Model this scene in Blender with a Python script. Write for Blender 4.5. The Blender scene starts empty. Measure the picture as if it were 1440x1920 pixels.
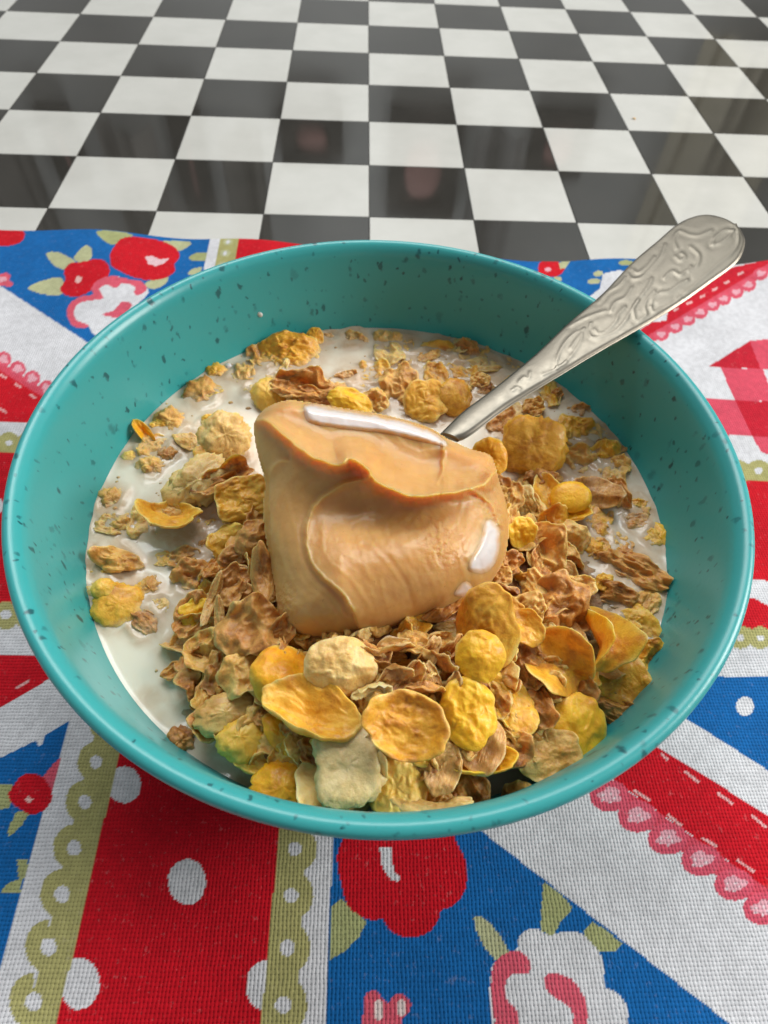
import bpy, math, random
import numpy as np
from mathutils import Vector, Matrix, Euler

random.seed(7)
rng = np.random.default_rng(11)
scene = bpy.context.scene

# ------------------------------------------------------------------ camera
CAM = np.array([-0.0053072, -0.08936928, 0.16407861])
ROT = Euler((0.62199386, -0.03761625, -0.01559126), 'XYZ')
FPX = 1185.12                      # focal length in pixels of the 1440x1920 photograph
cd = bpy.data.cameras.new('camera')
cam = bpy.data.objects.new('camera', cd)
scene.collection.objects.link(cam)
cam.location = CAM
cam.rotation_euler = ROT
cd.sensor_fit = 'VERTICAL'
cd.sensor_height = 36.0
cd.lens = FPX / 1920.0 * 36.0
cd.clip_start = 0.005
cd.clip_end = 50
cd.dof.use_dof = True
cd.dof.focus_distance = 0.125
cd.dof.aperture_fstop = 30
scene.camera = cam

# ------------------------------------------------------------------ world and lamps
w = bpy.data.worlds.new('World')
scene.world = w
w.use_nodes = True
bg = w.node_tree.nodes['Background']
bg.inputs[0].default_value = (0.96, 0.98, 1.0, 1)
bg.inputs[1].default_value = 0.22


def area_lamp(name, loc, target, sx, sy, power, col):
    ld = bpy.data.lights.new(name, 'AREA')
    ld.shape = 'RECTANGLE'
    ld.size = sx
    ld.size_y = sy
    ld.energy = power
    ld.color = col
    o = bpy.data.objects.new(name, ld)
    scene.collection.objects.link(o)
    o.location = loc
    d = Vector(target) - Vector(loc)
    o.rotation_euler = d.to_track_quat('-Z', 'Y').to_euler()
    return o


area_lamp('window_light_right', (1.25, 0.10, 0.80), (0, 0, 0.05), 0.50, 0.60, 20, (1.0, 0.97, 0.92))
area_lamp('window_light_far', (-0.1, 1.35, 1.55), (0, 0, 0.05), 1.0, 0.6, 12, (1.0, 0.97, 0.93))
area_lamp('wall_fill_light', (0.0, 1.5, 2.5), (0.0, 2.25, 0.9), 2.4, 0.3, 54, (0.93, 0.98, 1.0))  # added lamp without a window, brightens the wall that the tiles mirror

scene.view_settings.view_transform = 'Standard'
scene.view_settings.look = 'None'
scene.view_settings.exposure = 0.08
scene.view_settings.gamma = 1.0
scene.render.engine = 'CYCLES'

# ------------------------------------------------------------------ helpers
RM = np.array(ROT.to_matrix())
COL = scene.collection


def ray(x, y):
    x = np.asarray(x, float)
    y = np.asarray(y, float)
    d = np.stack([(x - 720) / FPX, -(y - 960) / FPX, -np.ones_like(x)], -1)
    return d @ RM.T


def at(x, y, z):
    """point of the photograph on the horizontal plane z"""
    d = ray(x, y)
    return CAM + d * ((z - CAM[2]) / d[..., 2])[..., None]


def srgb(r, g, b):
    def f(c):
        c /= 255.0
        return c / 12.92 if c <= 0.04045 else ((c + 0.055) / 1.055) ** 2.4
    return (f(r), f(g), f(b))


def hash3(i, j, k, seed):
    h = (i * 374761393 + j * 668265263 + k * 2147483647 + seed * 1274126177) & 0xffffffff
    h = ((h ^ (h >> 13)) * 1274126177) & 0xffffffff
    h = ((h ^ (h >> 16)) * 2246822519) & 0xffffffff
    return ((h ^ (h >> 15)) & 0xffffff) / float(0xffffff)


def vnoise(p, seed=0):
    """value noise in -1..1, p of shape (...,3)"""
    p = np.asarray(p, float)
    b = np.floor(p).astype(np.int64)
    f = p - b
    f = f * f * (3 - 2 * f)
    out = 0
    for dx in (0, 1):
        for dy in (0, 1):
            for dz in (0, 1):
                wgt = (f[..., 0] if dx else 1 - f[..., 0]) * (f[..., 1] if dy else 1 - f[..., 1]) * (f[..., 2] if dz else 1 - f[..., 2])
                out = out + wgt * hash3(b[..., 0] + dx, b[..., 1] + dy, b[..., 2] + dz, seed)
    return out * 2 - 1


def fbm(p, seed=0, octs=3, gain=0.5):
    a, s, t = 1.0, 0, 0
    p = np.asarray(p, float)
    for o in range(octs):
        s = s + a * vnoise(p * (2.03 ** o) + 17.3 * o, seed + o)
        t += a
        a *= gain
    return s / t


def mesh_np(name, V, F, smooth=True, attr=None, color=None, up=False):
    V = np.asarray(V, np.float32)
    me = bpy.data.meshes.new(name)
    F0 = np.asarray(F)
    if F0.ndim == 2 and F0.shape[1] == 4:
        W_ = V.astype(float)
        nn = np.cross(W_[F0[:, 2]] - W_[F0[:, 0]], W_[F0[:, 3]] - W_[F0[:, 1]])
        if up:
            flip = nn[:, 2].sum() < 0
        else:
            cc_ = W_[F0].mean(1) - W_.mean(0)
            flip = (cc_ * nn).sum() < 0
        if flip:
            F = np.ascontiguousarray(F0[:, ::-1])
    if isinstance(F, np.ndarray):
        n, k = F.shape
        me.vertices.add(len(V))
        me.vertices.foreach_set('co', V.ravel())
        me.loops.add(n * k)
        me.loops.foreach_set('vertex_index', F.astype(np.int32).ravel())
        me.polygons.add(n)
        me.polygons.foreach_set('loop_start', np.arange(0, n * k, k, dtype=np.int32))
        me.polygons.foreach_set('loop_total', np.full(n, k, dtype=np.int32))
        me.update(calc_edges=True)
        me.validate()
    else:
        me.from_pydata([tuple(map(float, v)) for v in V], [], F)
        me.update()
    if smooth:
        me.polygons.foreach_set('use_smooth', np.ones(len(me.polygons), dtype=bool))
    if attr:
        for k_, val in attr.items():
            a = me.attributes.new(k_, 'FLOAT', 'POINT')
            a.data.foreach_set('value', np.asarray(val, np.float32).ravel())
    if color:
        for k_, val in color.items():
            a = me.attributes.new(k_, 'FLOAT_COLOR', 'POINT')
            val = np.asarray(val, np.float32)
            if val.shape[1] == 3:
                val = np.c_[val, np.ones(len(val), np.float32)]
            a.data.foreach_set('color', val.ravel())
    return me


def obj(name, me, mat=None, parent=None, label=None, cat=None, group=None, kind=None):
    o = bpy.data.objects.new(name, me)
    COL.objects.link(o)
    if mat is not None and me is not None:
        if len(me.materials) == 0:
            me.materials.append(mat)
    if parent:
        o.parent = parent
    if label:
        o['label'] = label
    if cat:
        o['category'] = cat
    if group:
        o['group'] = group
    if kind:
        o['kind'] = kind
    return o


def grid_faces(nu, nv, wrap=False):
    """nu rows of nv verts; wrap closes the v direction"""
    i = np.arange(nu - 1)[:, None]
    j = np.arange(nv if wrap else nv - 1)[None, :]
    a = i * nv + j
    b = i * nv + (j + 1) % nv
    c = (i + 1) * nv + (j + 1) % nv
    d = (i + 1) * nv + j
    return np.stack([a, b, c, d], -1).reshape(-1, 4)


# polygon tools (vectorised) -------------------------------------------------
def in_poly(P, poly):
    x, y = P[:, 0], P[:, 1]
    r = np.zeros(len(P), bool)
    n = len(poly)
    for i in range(n):
        x0, y0 = poly[i]
        x1, y1 = poly[(i + 1) % n]
        if y0 == y1:
            continue
        c = ((y0 > y) != (y1 > y)) & (x < (x1 - x0) * (y - y0) / (y1 - y0) + x0)
        r ^= c
    return r


def dist_line(P, line, closed=False):
    d = np.full(len(P), 1e9)
    n = len(line)
    for i in range(n if closed else n - 1):
        a = np.asarray(line[i], float)
        b = np.asarray(line[(i + 1) % n], float)
        ab = b - a
        t = np.clip(((P - a) @ ab) / (ab @ ab + 1e-12), 0, 1)
        d = np.minimum(d, np.hypot(*(P - a - t[:, None] * ab).T))
    return d


def sdist(P, poly):
    d = dist_line(P, poly, True)
    return np.where(in_poly(P, poly), d, -d)


def catmull(pts, n=8, closed=False):
    pts = np.asarray(pts, float)
    N = len(pts)
    out = []
    for i in range(N if closed else N - 1):
        if closed:
            p0, p1, p2, p3 = pts[(i - 1) % N], pts[i], pts[(i + 1) % N], pts[(i + 2) % N]
        else:
            p0, p1, p2, p3 = pts[max(i - 1, 0)], pts[i], pts[i + 1], pts[min(i + 2, N - 1)]
        for k in range(n):
            t = k / n
            out.append(0.5 * ((2 * p1) + (-p0 + p2) * t + (2 * p0 - 5 * p1 + 4 * p2 - p3) * t * t + (-p0 + 3 * p1 - 3 * p2 + p3) * t ** 3))
    if not closed:
        out.append(pts[-1])
    return np.array(out)


def sstep(a, b, x):
    t = np.clip((x - a) / (b - a), 0, 1)
    return t * t * (3 - 2 * t)


# ------------------------------------------------------------------ materials
def new_mat(name):
    m = bpy.data.materials.new(name)
    m.use_nodes = True
    nt = m.node_tree
    b = nt.nodes['Principled BSDF']
    return m, nt, b


def nd(nt, t, **kw):
    n = nt.nodes.new(t)
    for k, v in kw.items():
        if hasattr(n, k):
            setattr(n, k, v)
    return n


def noise_node(nt, coord, scale, detail=3, rough=0.5, dist=0):
    n = nd(nt, 'ShaderNodeTexNoise')
    n.inputs['Scale'].default_value = scale
    n.inputs['Detail'].default_value = detail
    n.inputs['Roughness'].default_value = rough
    n.inputs['Distortion'].default_value = dist
    nt.links.new(coord, n.inputs['Vector'])
    return n.outputs['Fac']


def ramp(nt, fac, stops):
    r = nd(nt, 'ShaderNodeValToRGB')
    el = r.color_ramp.elements
    while len(el) > len(stops):
        el.remove(el[-1])
    while len(el) < len(stops):
        el.new(0.5)
    for e, (p, c) in zip(el, stops):
        e.position = p
        e.color = (*c, 1) if len(c) == 3 else c
    nt.links.new(fac, r.inputs[0])
    return r.outputs[0]


def mix(nt, fac, a, b, mode='MIX'):
    n = nd(nt, 'ShaderNodeMix', data_type='RGBA', blend_type=mode)
    for s, v in ((n.inputs[0], fac), (n.inputs[6], a), (n.inputs[7], b)):
        if hasattr(v, 'type') and hasattr(v, 'node'):
            nt.links.new(v, s)
        elif isinstance(v, (int, float)):
            s.default_value = v
        else:
            s.default_value = (*v, 1) if len(v) == 3 else v
    return n.outputs[2]


def math_n(nt, op, a, b=None):
    n = nd(nt, 'ShaderNodeMath', operation=op)
    for s, v in zip(n.inputs, (a, b)):
        if v is None:
            continue
        if hasattr(v, 'node'):
            nt.links.new(v, s)
        else:
            s.default_value = v
    return n.outputs[0]


def bump(nt, b, h, strength, dist, prev=None):
    n = nd(nt, 'ShaderNodeBump')
    n.inputs['Strength'].default_value = strength
    n.inputs['Distance'].default_value = dist
    nt.links.new(h, n.inputs['Height'])
    if prev is not None:
        nt.links.new(prev, n.inputs['Normal'])
    nt.links.new(n.outputs[0], b.inputs['Normal'])
    return n.outputs[0]


def attr_node(nt, name):
    a = nd(nt, 'ShaderNodeAttribute')
    a.attribute_name = name
    return a


# tiles
def tile_mat(name, c0, c1):
    m, nt, b = new_mat(name)
    tc = nd(nt, 'ShaderNodeNewGeometry').outputs['Position']
    f = noise_node(nt, tc, 35, 4, 0.6)
    nt.links.new(ramp(nt, f, [(0.3, c0), (0.7, c1)]), b.inputs['Base Color'])
    fr = noise_node(nt, tc, 18, 5, 0.6)
    rr = ramp(nt, fr, [(0.35, (0.03,) * 3), (0.8, (0.11,) * 3)])
    nt.links.new(rr, b.inputs['Roughness'])
    h = noise_node(nt, tc, 9, 2, 0.5)
    bump(nt, b, h, 0.10, 0.0012)
    b.inputs['IOR'].default_value = 1.75
    return m


M_TILE_B = tile_mat('black_tile', (0.032, 0.030, 0.026), (0.041, 0.038, 0.033))
M_TILE_W = tile_mat('white_tile', (0.52, 0.515, 0.48), (0.58, 0.575, 0.54))

m, nt, b = new_mat('table_substrate')
b.inputs['Base Color'].default_value = (0.16, 0.15, 0.14, 1)
b.inputs['Roughness'].default_value = 0.5
tc = nd(nt, 'ShaderNodeNewGeometry').outputs['Position']
bump(nt, b, noise_node(nt, tc, 200, 3), 0.3, 0.0003)
M_SUB = m

# fabric
m, nt, b = new_mat('printed_cotton')
a = attr_node(nt, 'print')
pos = nd(nt, 'ShaderNodeNewGeometry').outputs['Position']
wob = nd(nt, 'ShaderNodeTexNoise')
wob.inputs['Scale'].default_value = 260
wob.inputs['Detail'].default_value = 2
nt.links.new(pos, wob.inputs['Vector'])
wsub = nd(nt, 'ShaderNodeVectorMath', operation='SUBTRACT')
nt.links.new(wob.outputs['Color'], wsub.inputs[0])
wsub.inputs[1].default_value = (0.5, 0.5, 0.5)
wscl = nd(nt, 'ShaderNodeVectorMath', operation='SCALE')
nt.links.new(wsub.outputs[0], wscl.inputs[0])
wscl.inputs['Scale'].default_value = 0.00058
wadd = nd(nt, 'ShaderNodeVectorMath', operation='ADD')
nt.links.new(pos, wadd.inputs[0])
nt.links.new(wscl.outputs[0], wadd.inputs[1])
sep = nd(nt, 'ShaderNodeSeparateXYZ')
nt.links.new(wadd.outputs[0], sep.inputs[0])
PITCH = 0.00084
K = 2 * math.pi / PITCH / 2


def abs_sin(s, ph=0.0):
    return math_n(nt, 'ABSOLUTE', math_n(nt, 'SINE', math_n(nt, 'ADD', math_n(nt, 'MULTIPLY', s, K), ph)))


sx = abs_sin(sep.outputs[0])
sy = abs_sin(sep.outputs[1])
pits = math_n(nt, 'MAXIMUM', math_n(nt, 'POWER', sx, 0.9), math_n(nt, 'POWER', sy, 0.9))
prod = math_n(nt, 'MULTIPLY', math_n(nt, 'POWER', sx, 0.5), math_n(nt, 'POWER', sy, 0.5))
weave = math_n(nt, 'ADD', math_n(nt, 'MULTIPLY', pits, 0.55), math_n(nt, 'MULTIPLY', prod, 0.45))
chk = math_n(nt, 'MULTIPLY', math_n(nt, 'SINE', math_n(nt, 'MULTIPLY', sep.outputs[0], K)), math_n(nt, 'SINE', math_n(nt, 'MULTIPLY', sep.outputs[1], K)))
hgt = math_n(nt, 'ADD', weave, math_n(nt, 'MULTIPLY', chk, 0.10))
fine = noise_node(nt, pos, 2200, 2)
hgt = math_n(nt, 'ADD', hgt, math_n(nt, 'MULTIPLY', fine, 0.35))
# recess shade painted into the print colour at the pits between threads
pit_shade = ramp(nt, pits, [(0.12, (0.48, 0.48, 0.50)), (0.50, (1, 1, 1))])
col = mix(nt, 1.0, a.outputs['Color'], pit_shade, 'MULTIPLY')
fad = noise_node(nt, pos, 700, 3, 0.7)
col = mix(nt, ramp(nt, fad, [(0.60, (0, 0, 0)), (0.85, (0.20, 0.20, 0.20))]), col, (0.72, 0.62, 0.62))
big = noise_node(nt, pos, 60, 3)
col = mix(nt, 1.0, col, ramp(nt, big, [(0.3, (0.90, 0.90, 0.90)), (0.7, (1, 1, 1))]), 'MULTIPLY')
nt.links.new(col, b.inputs['Base Color'])
b.inputs['Roughness'].default_value = 0.85
b.inputs['Specular IOR Level'].default_value = 0.15
bump(nt, b, hgt, 0.75, 0.00030)
M_FAB = m

# bowl plastic
m, nt, b = new_mat('speckled_turquoise_plastic')
tco = nd(nt, 'ShaderNodeTexCoord').outputs['Object']
warp = noise_node(nt, tco, 160, 3)
mp = nd(nt, 'ShaderNodeMapping')
mp.inputs['Scale'].default_value = (1, 1, 0.62)
nt.links.new(tco, mp.inputs[0])
wn = nd(nt, 'ShaderNodeTexNoise')
wn.inputs['Scale'].default_value = 420
nt.links.new(tco, wn.inputs['Vector'])
va = nd(nt, 'ShaderNodeVectorMath', operation='SCALE')
nt.links.new(wn.outputs['Color'], va.inputs[0])
va.inputs['Scale'].default_value = 0.0022
vb = nd(nt, 'ShaderNodeVectorMath', operation='ADD')
nt.links.new(mp.outputs[0], vb.inputs[0])
nt.links.new(va.outputs[0], vb.inputs[1])


def specks(scale, r0, keep):
    v = nd(nt, 'ShaderNodeTexVoronoi')
    v.inputs['Scale'].default_value = scale
    nt.links.new(vb.outputs[0], v.inputs['Vector'])
    s = ramp(nt, v.outputs['Distance'], [(r0 * 0.55, (1, 1, 1)), (r0, (0, 0, 0))])
    sc = nd(nt, 'ShaderNodeSeparateColor')
    nt.links.new(v.outputs['Color'], sc.inputs[0])
    k = math_n(nt, 'LESS_THAN', sc.outputs[0], keep)
    k = math_n(nt, 'MULTIPLY', k, math_n(nt, 'ADD', math_n(nt, 'MULTIPLY', sc.outputs[1], 0.7), 0.3))
    return math_n(nt, 'MULTIPLY', s, k)


sp = math_n(nt, 'MAXIMUM', specks(260, 0.23, 0.60), specks(500, 0.25, 0.50))
sp = math_n(nt, 'MAXIMUM', sp, math_n(nt, 'MULTIPLY', specks(120, 0.16, 0.30), 0.8))
base = mix(nt, noise_node(nt, tco, 14, 2), (0.036, 0.325, 0.335), (0.052, 0.37, 0.37))
col = mix(nt, math_n(nt, 'MULTIPLY', sp, 0.95), base, (0.006, 0.075, 0.09))
nt.links.new(col, b.inputs['Base Color'])
b.inputs['Roughness'].default_value = 0.33
b.inputs['Subsurface Weight'].default_value = 0.25
b.inputs['Subsurface Radius'].default_value = (0.15, 1.0, 1.0)
b.inputs['Subsurface Scale'].default_value = 0.004
fr = noise_node(nt, tco, 700, 3)
bump(nt, b, fr, 0.12, 0.0002)
M_BOWL = m

# milk
m, nt, b = new_mat('milk')
st = attr_node(nt, 'stain').outputs['Fac']
pn = nd(nt, 'ShaderNodeNewGeometry').outputs['Position']
n1 = noise_node(nt, pn, 260, 4, 0.6, 0.6)
stn = math_n(nt, 'MULTIPLY', st, ramp(nt, n1, [(0.30, (0.45,) * 3), (0.58, (1,) * 3)]))
tint = mix(nt, noise_node(nt, pn, 120, 2), (0.52, 0.25, 0.055), (0.40, 0.19, 0.07))
col = mix(nt, math_n(nt, 'MULTIPLY', stn, 0.85), (0.80, 0.725, 0.60), tint)
nt.links.new(col, b.inputs['Base Color'])
b.inputs['Roughness'].default_value = 0.16
b.inputs['Subsurface Weight'].default_value = 0.5
b.inputs['Subsurface Radius'].default_value = (1.0, 0.8, 0.6)
b.inputs['Subsurface Scale'].default_value = 0.003
b.inputs['IOR'].default_value = 1.35
M_MILK = m

m, nt, b = new_mat('milk_film')
film = attr_node(nt, 'film').outputs['Fac']
nt.links.new(mix(nt, film, (0.72, 0.42, 0.17), (0.76, 0.69, 0.67)), b.inputs['Base Color'])
b.inputs['Roughness'].default_value = 0.2
b.inputs['Subsurface Weight'].default_value = 0.5
b.inputs['Subsurface Radius'].default_value = (1.0, 0.7, 0.5)
b.inputs['Subsurface Scale'].default_value = 0.003
pn = nd(nt, 'ShaderNodeNewGeometry').outputs['Position']
bump(nt, b, noise_node(nt, pn, 600, 2), 0.1, 0.0002)
M_MILK2 = m


def flake_mat(name, dark, mid, light, edge, rough=0.5, sss=0.5, bumps=0.5, stri=False, fscale=520):
    m, nt, b = new_mat(name)
    tc = nd(nt, 'ShaderNodeTexCoord').outputs['Object']
    oi = nd(nt, 'ShaderNodeObjectInfo').outputs['Random']
    off = nd(nt, 'ShaderNodeVectorMath', operation='ADD')
    nt.links.new(tc, off.inputs[0])
    cmb = nd(nt, 'ShaderNodeCombineXYZ')
    nt.links.new(oi, cmb.inputs[0])
    nt.links.new(oi, cmb.inputs[2])
    nt.links.new(cmb.outputs[0], off.inputs[1])
    v = off.outputs[0]
    n1 = noise_node(nt, v, fscale * 0.45, 4, 0.65, 0.4)
    n1 = math_n(nt, 'ADD', n1, math_n(nt, 'MULTIPLY', math_n(nt, 'SUBTRACT', oi, 0.5), 0.16))
    col = ramp(nt, n1, [(0.28, dark), (0.5, mid), (0.74, light)])
    e = attr_node(nt, 'edge').outputs['Fac']
    en = ramp(nt, noise_node(nt, v, fscale * 0.35, 2), [(0.40, (0.05,) * 3), (0.62, (0.75,) * 3)])
    col = mix(nt, math_n(nt, 'MULTIPLY', e, en), col, edge)
    # browned blisters
    n2 = noise_node(nt, v, fscale * 0.9, 3, 0.6)
    col = mix(nt, ramp(nt, n2, [(0.60, (0, 0, 0)), (0.72, (0.55,) * 3)]), col, dark)
    # a film of milk clings to whatever lies at the milk's surface
    gp = nd(nt, 'ShaderNodeNewGeometry').outputs['Position']
    sz = nd(nt, 'ShaderNodeSeparateXYZ')
    nt.links.new(gp, sz.inputs[0])
    mr = nd(nt, 'ShaderNodeMapRange')
    nt.links.new(math_n(nt, 'ADD', sz.outputs[2], math_n(nt, 'MULTIPLY', noise_node(nt, gp, 420, 3), 0.0016)), mr.inputs[0])
    mr.inputs[1].default_value = 0.0426
    mr.inputs[2].default_value = 0.0408
    mr.inputs[3].default_value = 0.0
    mr.inputs[4].default_value = 0.72
    col = mix(nt, mr.outputs[0], col, (0.74, 0.58, 0.38))
    nt.links.new(col, b.inputs['Base Color'])
    b.inputs['Roughness'].default_value = rough
    b.inputs['Subsurface Weight'].default_value = sss
    b.inputs['Subsurface Radius'].default_value = (1.0, 0.55, 0.2)
    b.inputs['Subsurface Scale'].default_value = 0.0016
    b.inputs['Coat Weight'].default_value = 0.15
    b.inputs['Coat Roughness'].default_value = 0.22
    h = noise_node(nt, v, fscale * 2.2, 4, 0.65)
    if stri:
        mp = nd(nt, 'ShaderNodeMapping')
        mp.inputs['Scale'].default_value = (0.18, 1.6, 1)
        nt.links.new(v, mp.inputs[0])
        h2 = noise_node(nt, mp.outputs[0], 1500, 2)
        h = math_n(nt, 'ADD', math_n(nt, 'MULTIPLY', h, 0.5), h2)
    bump(nt, b, h, bumps, 0.00045)
    return m


MATS = {
    'gold': flake_mat('golden_corn', (0.50, 0.17, 0.008), (0.80, 0.40, 0.026), (0.88, 0.53, 0.075), (0.92, 0.70, 0.25)),
    'yellow': flake_mat('yellow_corn', (0.74, 0.33, 0.008), (0.93, 0.50, 0.014), (0.95, 0.58, 0.035), (0.95, 0.70, 0.20)),
    'orange': flake_mat('orange_corn', (0.72, 0.27, 0.006), (0.90, 0.41, 0.008), (0.92, 0.50, 0.020), (0.92, 0.66, 0.16)),
    'pale': flake_mat('pale_corn', (0.58, 0.30, 0.07), (0.80, 0.52, 0.17), (0.88, 0.66, 0.30), (0.92, 0.74, 0.38)),
    'green': flake_mat('olive_tinged_corn', (0.66, 0.34, 0.02), (0.86, 0.51, 0.07), (0.92, 0.62, 0.17), (0.90, 0.64, 0.20)),
    'grey': flake_mat('pale_grey_puff', (0.46, 0.29, 0.10), (0.66, 0.49, 0.22), (0.74, 0.59, 0.31), (0.76, 0.62, 0.36)),
    'brown': flake_mat('brown_bran', (0.22, 0.062, 0.009), (0.56, 0.25, 0.052), (0.74, 0.41, 0.115), (0.84, 0.54, 0.21), bumps=0.65),
    'tan': flake_mat('tan_bran', (0.44, 0.17, 0.024), (0.74, 0.40, 0.092), (0.86, 0.56, 0.185), (0.88, 0.63, 0.26), bumps=0.65),
    'oat': flake_mat('toasted_oat', (0.30, 0.11, 0.022), (0.66, 0.35, 0.10), (0.82, 0.52, 0.19), (0.88, 0.62, 0.30), stri=True, bumps=0.65),
}

# peanut butter
m, nt, b = new_mat('peanut_butter')
pn = nd(nt, 'ShaderNodeNewGeometry').outputs['Position']
n1 = noise_node(nt, pn, 180, 4, 0.6, 0.5)
col = ramp(nt, n1, [(0.3, (0.61, 0.315, 0.098)), (0.7, (0.70, 0.39, 0.14))])
sk = noise_node(nt, pn, 1500, 2)
col = mix(nt, ramp(nt, sk, [(0.70, (0, 0, 0)), (0.76, (0.35,) * 3)]), col, (0.30, 0.12, 0.04))
nt.links.new(col, b.inputs['Base Color'])
b.inputs['Roughness'].default_value = 0.38
b.inputs['Subsurface Weight'].default_value = 0.9
b.inputs['Subsurface Radius'].default_value = (1.0, 0.46, 0.14)
b.inputs['Subsurface Scale'].default_value = 0.006
b.inputs['Specular IOR Level'].default_value = 0.45
rg = attr_node(nt, 'rough').outputs['Fac']
h = math_n(nt, 'ADD', math_n(nt, 'MULTIPLY', noise_node(nt, pn, 900, 4, 0.6), math_n(nt, 'ADD', math_n(nt, 'MULTIPLY', rg, 1.6), 0.10)),
           math_n(nt, 'MULTIPLY', noise_node(nt, pn, 260, 2), 0.25))
bump(nt, b, h, 0.55, 0.0009)
M_PB = m

# steel
m, nt, b = new_mat('brushed_steel')
b.inputs['Metallic'].default_value = 1.0
b.inputs['Base Color'].default_value = (0.215, 0.195, 0.16, 1)
tc = nd(nt, 'ShaderNodeTexCoord').outputs['Object']
f = noise_node(nt, tc, 300, 5, 0.65)
nt.links.new(ramp(nt, f, [(0.3, (0.36,) * 3), (0.75, (0.50,) * 3)]), b.inputs['Roughness'])
bump(nt, b, noise_node(nt, tc, 1500, 3, 0.6), 0.12, 0.0002)
M_STEEL = m


def plain_mat(name, c, rough=0.6, sc=30):
    m, nt, b = new_mat(name)
    pn = nd(nt, 'ShaderNodeNewGeometry').outputs['Position']
    f = noise_node(nt, pn, sc, 4)
    nt.links.new(ramp(nt, f, [(0.3, tuple(x * 0.88 for x in c)), (0.7, c)]), b.inputs['Base Color'])
    b.inputs['Roughness'].default_value = rough
    return m


# ------------------------------------------------------------------ table with its square tiles
SQ = 0.0504
GX, GY = -0.00165584, 0.30305823
table = obj('checkered_table', None, label='glossy table topped with black and white checkered tiles', cat='table')
table.location = (0, 0, 0)


def box_mesh(name, x0, x1, y0, y1, z0, z1, bev=0.0):
    if bev <= 0:
        V = [(x0, y0, z0), (x1, y0, z0), (x1, y1, z0), (x0, y1, z0), (x0, y0, z1), (x1, y0, z1), (x1, y1, z1), (x0, y1, z1)]
        F = [(0, 3, 2, 1), (4, 5, 6, 7), (0, 1, 5, 4), (1, 2, 6, 5), (2, 3, 7, 6), (3, 0, 4, 7)]
    else:
        b_ = bev
        V = [(x0, y0, z0), (x1, y0, z0), (x1, y1, z0), (x0, y1, z0), (x0, y0, z1 - b_), (x1, y0, z1 - b_), (x1, y1, z1 - b_), (x0, y1, z1 - b_),
             (x0 + b_, y0 + b_, z1), (x1 - b_, y0 + b_, z1), (x1 - b_, y1 - b_, z1), (x0 + b_, y1 - b_, z1)]
        F = [(0, 3, 2, 1), (0, 1, 5, 4), (1, 2, 6, 5), (2, 3, 7, 6), (3, 0, 4, 7), (4, 5, 9, 8), (5, 6, 10, 9), (6, 7, 11, 10), (7, 4, 8, 11), (8, 9, 10, 11)]
    return mesh_np(name, V, F, smooth=False)


g = 0.00022
tm = []
for nm, mt in (('black_tile', M_TILE_B), ('white_tile', M_TILE_W)):
    me = box_mesh(nm, -SQ / 2 + g, SQ / 2 - g, -SQ / 2 + g, SQ / 2 - g, -0.004, 0.0, 0.00012)
    me.materials.append(mt)
    tm.append(me)
I0, I1, J0, J1 = -8, 8, -9, 7
for i in range(I0, I1):
    for j in range(J0, J1):
        # square whose near-left corner is grid point (i, j)
        white = (i + j) % 2 == 1
        o = bpy.data.objects.new('tile', tm[1 if white else 0])
        COL.objects.link(o)
        o.parent = table
        o.location = (GX + (i + 0.5) * SQ, GY + (j + 0.5) * SQ, 0)
sl = box_mesh('tabletop', GX + I0 * SQ, GX + I1 * SQ, GY + J0 * SQ, GY + J1 * SQ, -0.03, -0.0038)
obj('tabletop', sl, M_SUB, table)

# ------------------------------------------------------------------ printed place mat
RED = (0.56, 0.006, 0.016)
BLUE = (0.006, 0.122, 0.38)
WHITE = (0.66, 0.66, 0.69)
OLIVE = (0.40, 0.375, 0.15)
LEAF = (0.36, 0.38, 0.17)
LEAF2 = (0.46, 0.47, 0.27)
PINK = (0.66, 0.10, 0.15)
LPINK = (0.72, 0.36, 0.42)
CREAM = (0.74, 0.60, 0.58)
layers = []           # (polygon in plane metres, colour)
ZM = 0.0016


def P(pts, col, sc=1.0, off=(0, 0), smooth=0):
    pts = np.array(pts, float) / sc + np.array(off, float)
    if smooth:
        pts = catmull(pts, 5, True)
    layers.append((at(pts[:, 0], pts[:, 1], ZM)[:, :2], col))


def Ell(cx, cy, rx, ry, col, wob=0.0, seed=0):
    t = np.linspace(0, 2 * np.pi, 28, endpoint=False)
    r = 1 + wob * np.sin(3 * t + seed) + wob * 0.7 * np.sin(5 * t + 2 * seed)
    P(np.c_[cx + rx * r * np.cos(t), cy + ry * r * np.sin(t)], col)


def Dash(x0, y0, x1, y1, wd, col):
    a = np.array([x0, y0], float)
    b_ = np.array([x1, y1], float)
    n = (b_ - a) / np.hypot(*(b_ - a))
    n = np.array([-n[1], n[0]]) * wd / 2
    P([a - n, b_ - n, b_ + n, a + n], col)


# --- near blue field between the centre bar and the diagonal
P([(628, 1480), (603, 2100), (1600, 2100), (784, 1466)], BLUE)
A = dict(sc=2.618, off=(450, 1500))
P([(445, 525), (500, 485), (540, 530), (600, 580), (622, 600), (580, 680), (510, 745), (440, 785)], LEAF, **A)
P([(490, 230), (480, 330), (500, 420), (530, 520), (600, 575), (660, 590), (700, 585), (720, 620), (760, 655), (820, 675), (890, 665), (940, 635), (975, 580), (985, 545), (1040, 520), (1090, 470), (1112, 400), (1105, 300), (1070, 225), (980, 100), (600, 100)], RED, smooth=1, **A)
P([(685, 230), (690, 300), (710, 350), (745, 395), (775, 402), (787, 382), (757, 350), (747, 300), (740, 230)], WHITE, **A)
P([(610, 1000), (620, 950), (665, 935), (710, 985), (730, 1000), (750, 960), (800, 955), (835, 990), (830, 1040), (790, 1090), (800, 1200), (610, 1200)], PINK, smooth=1, **A)
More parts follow.
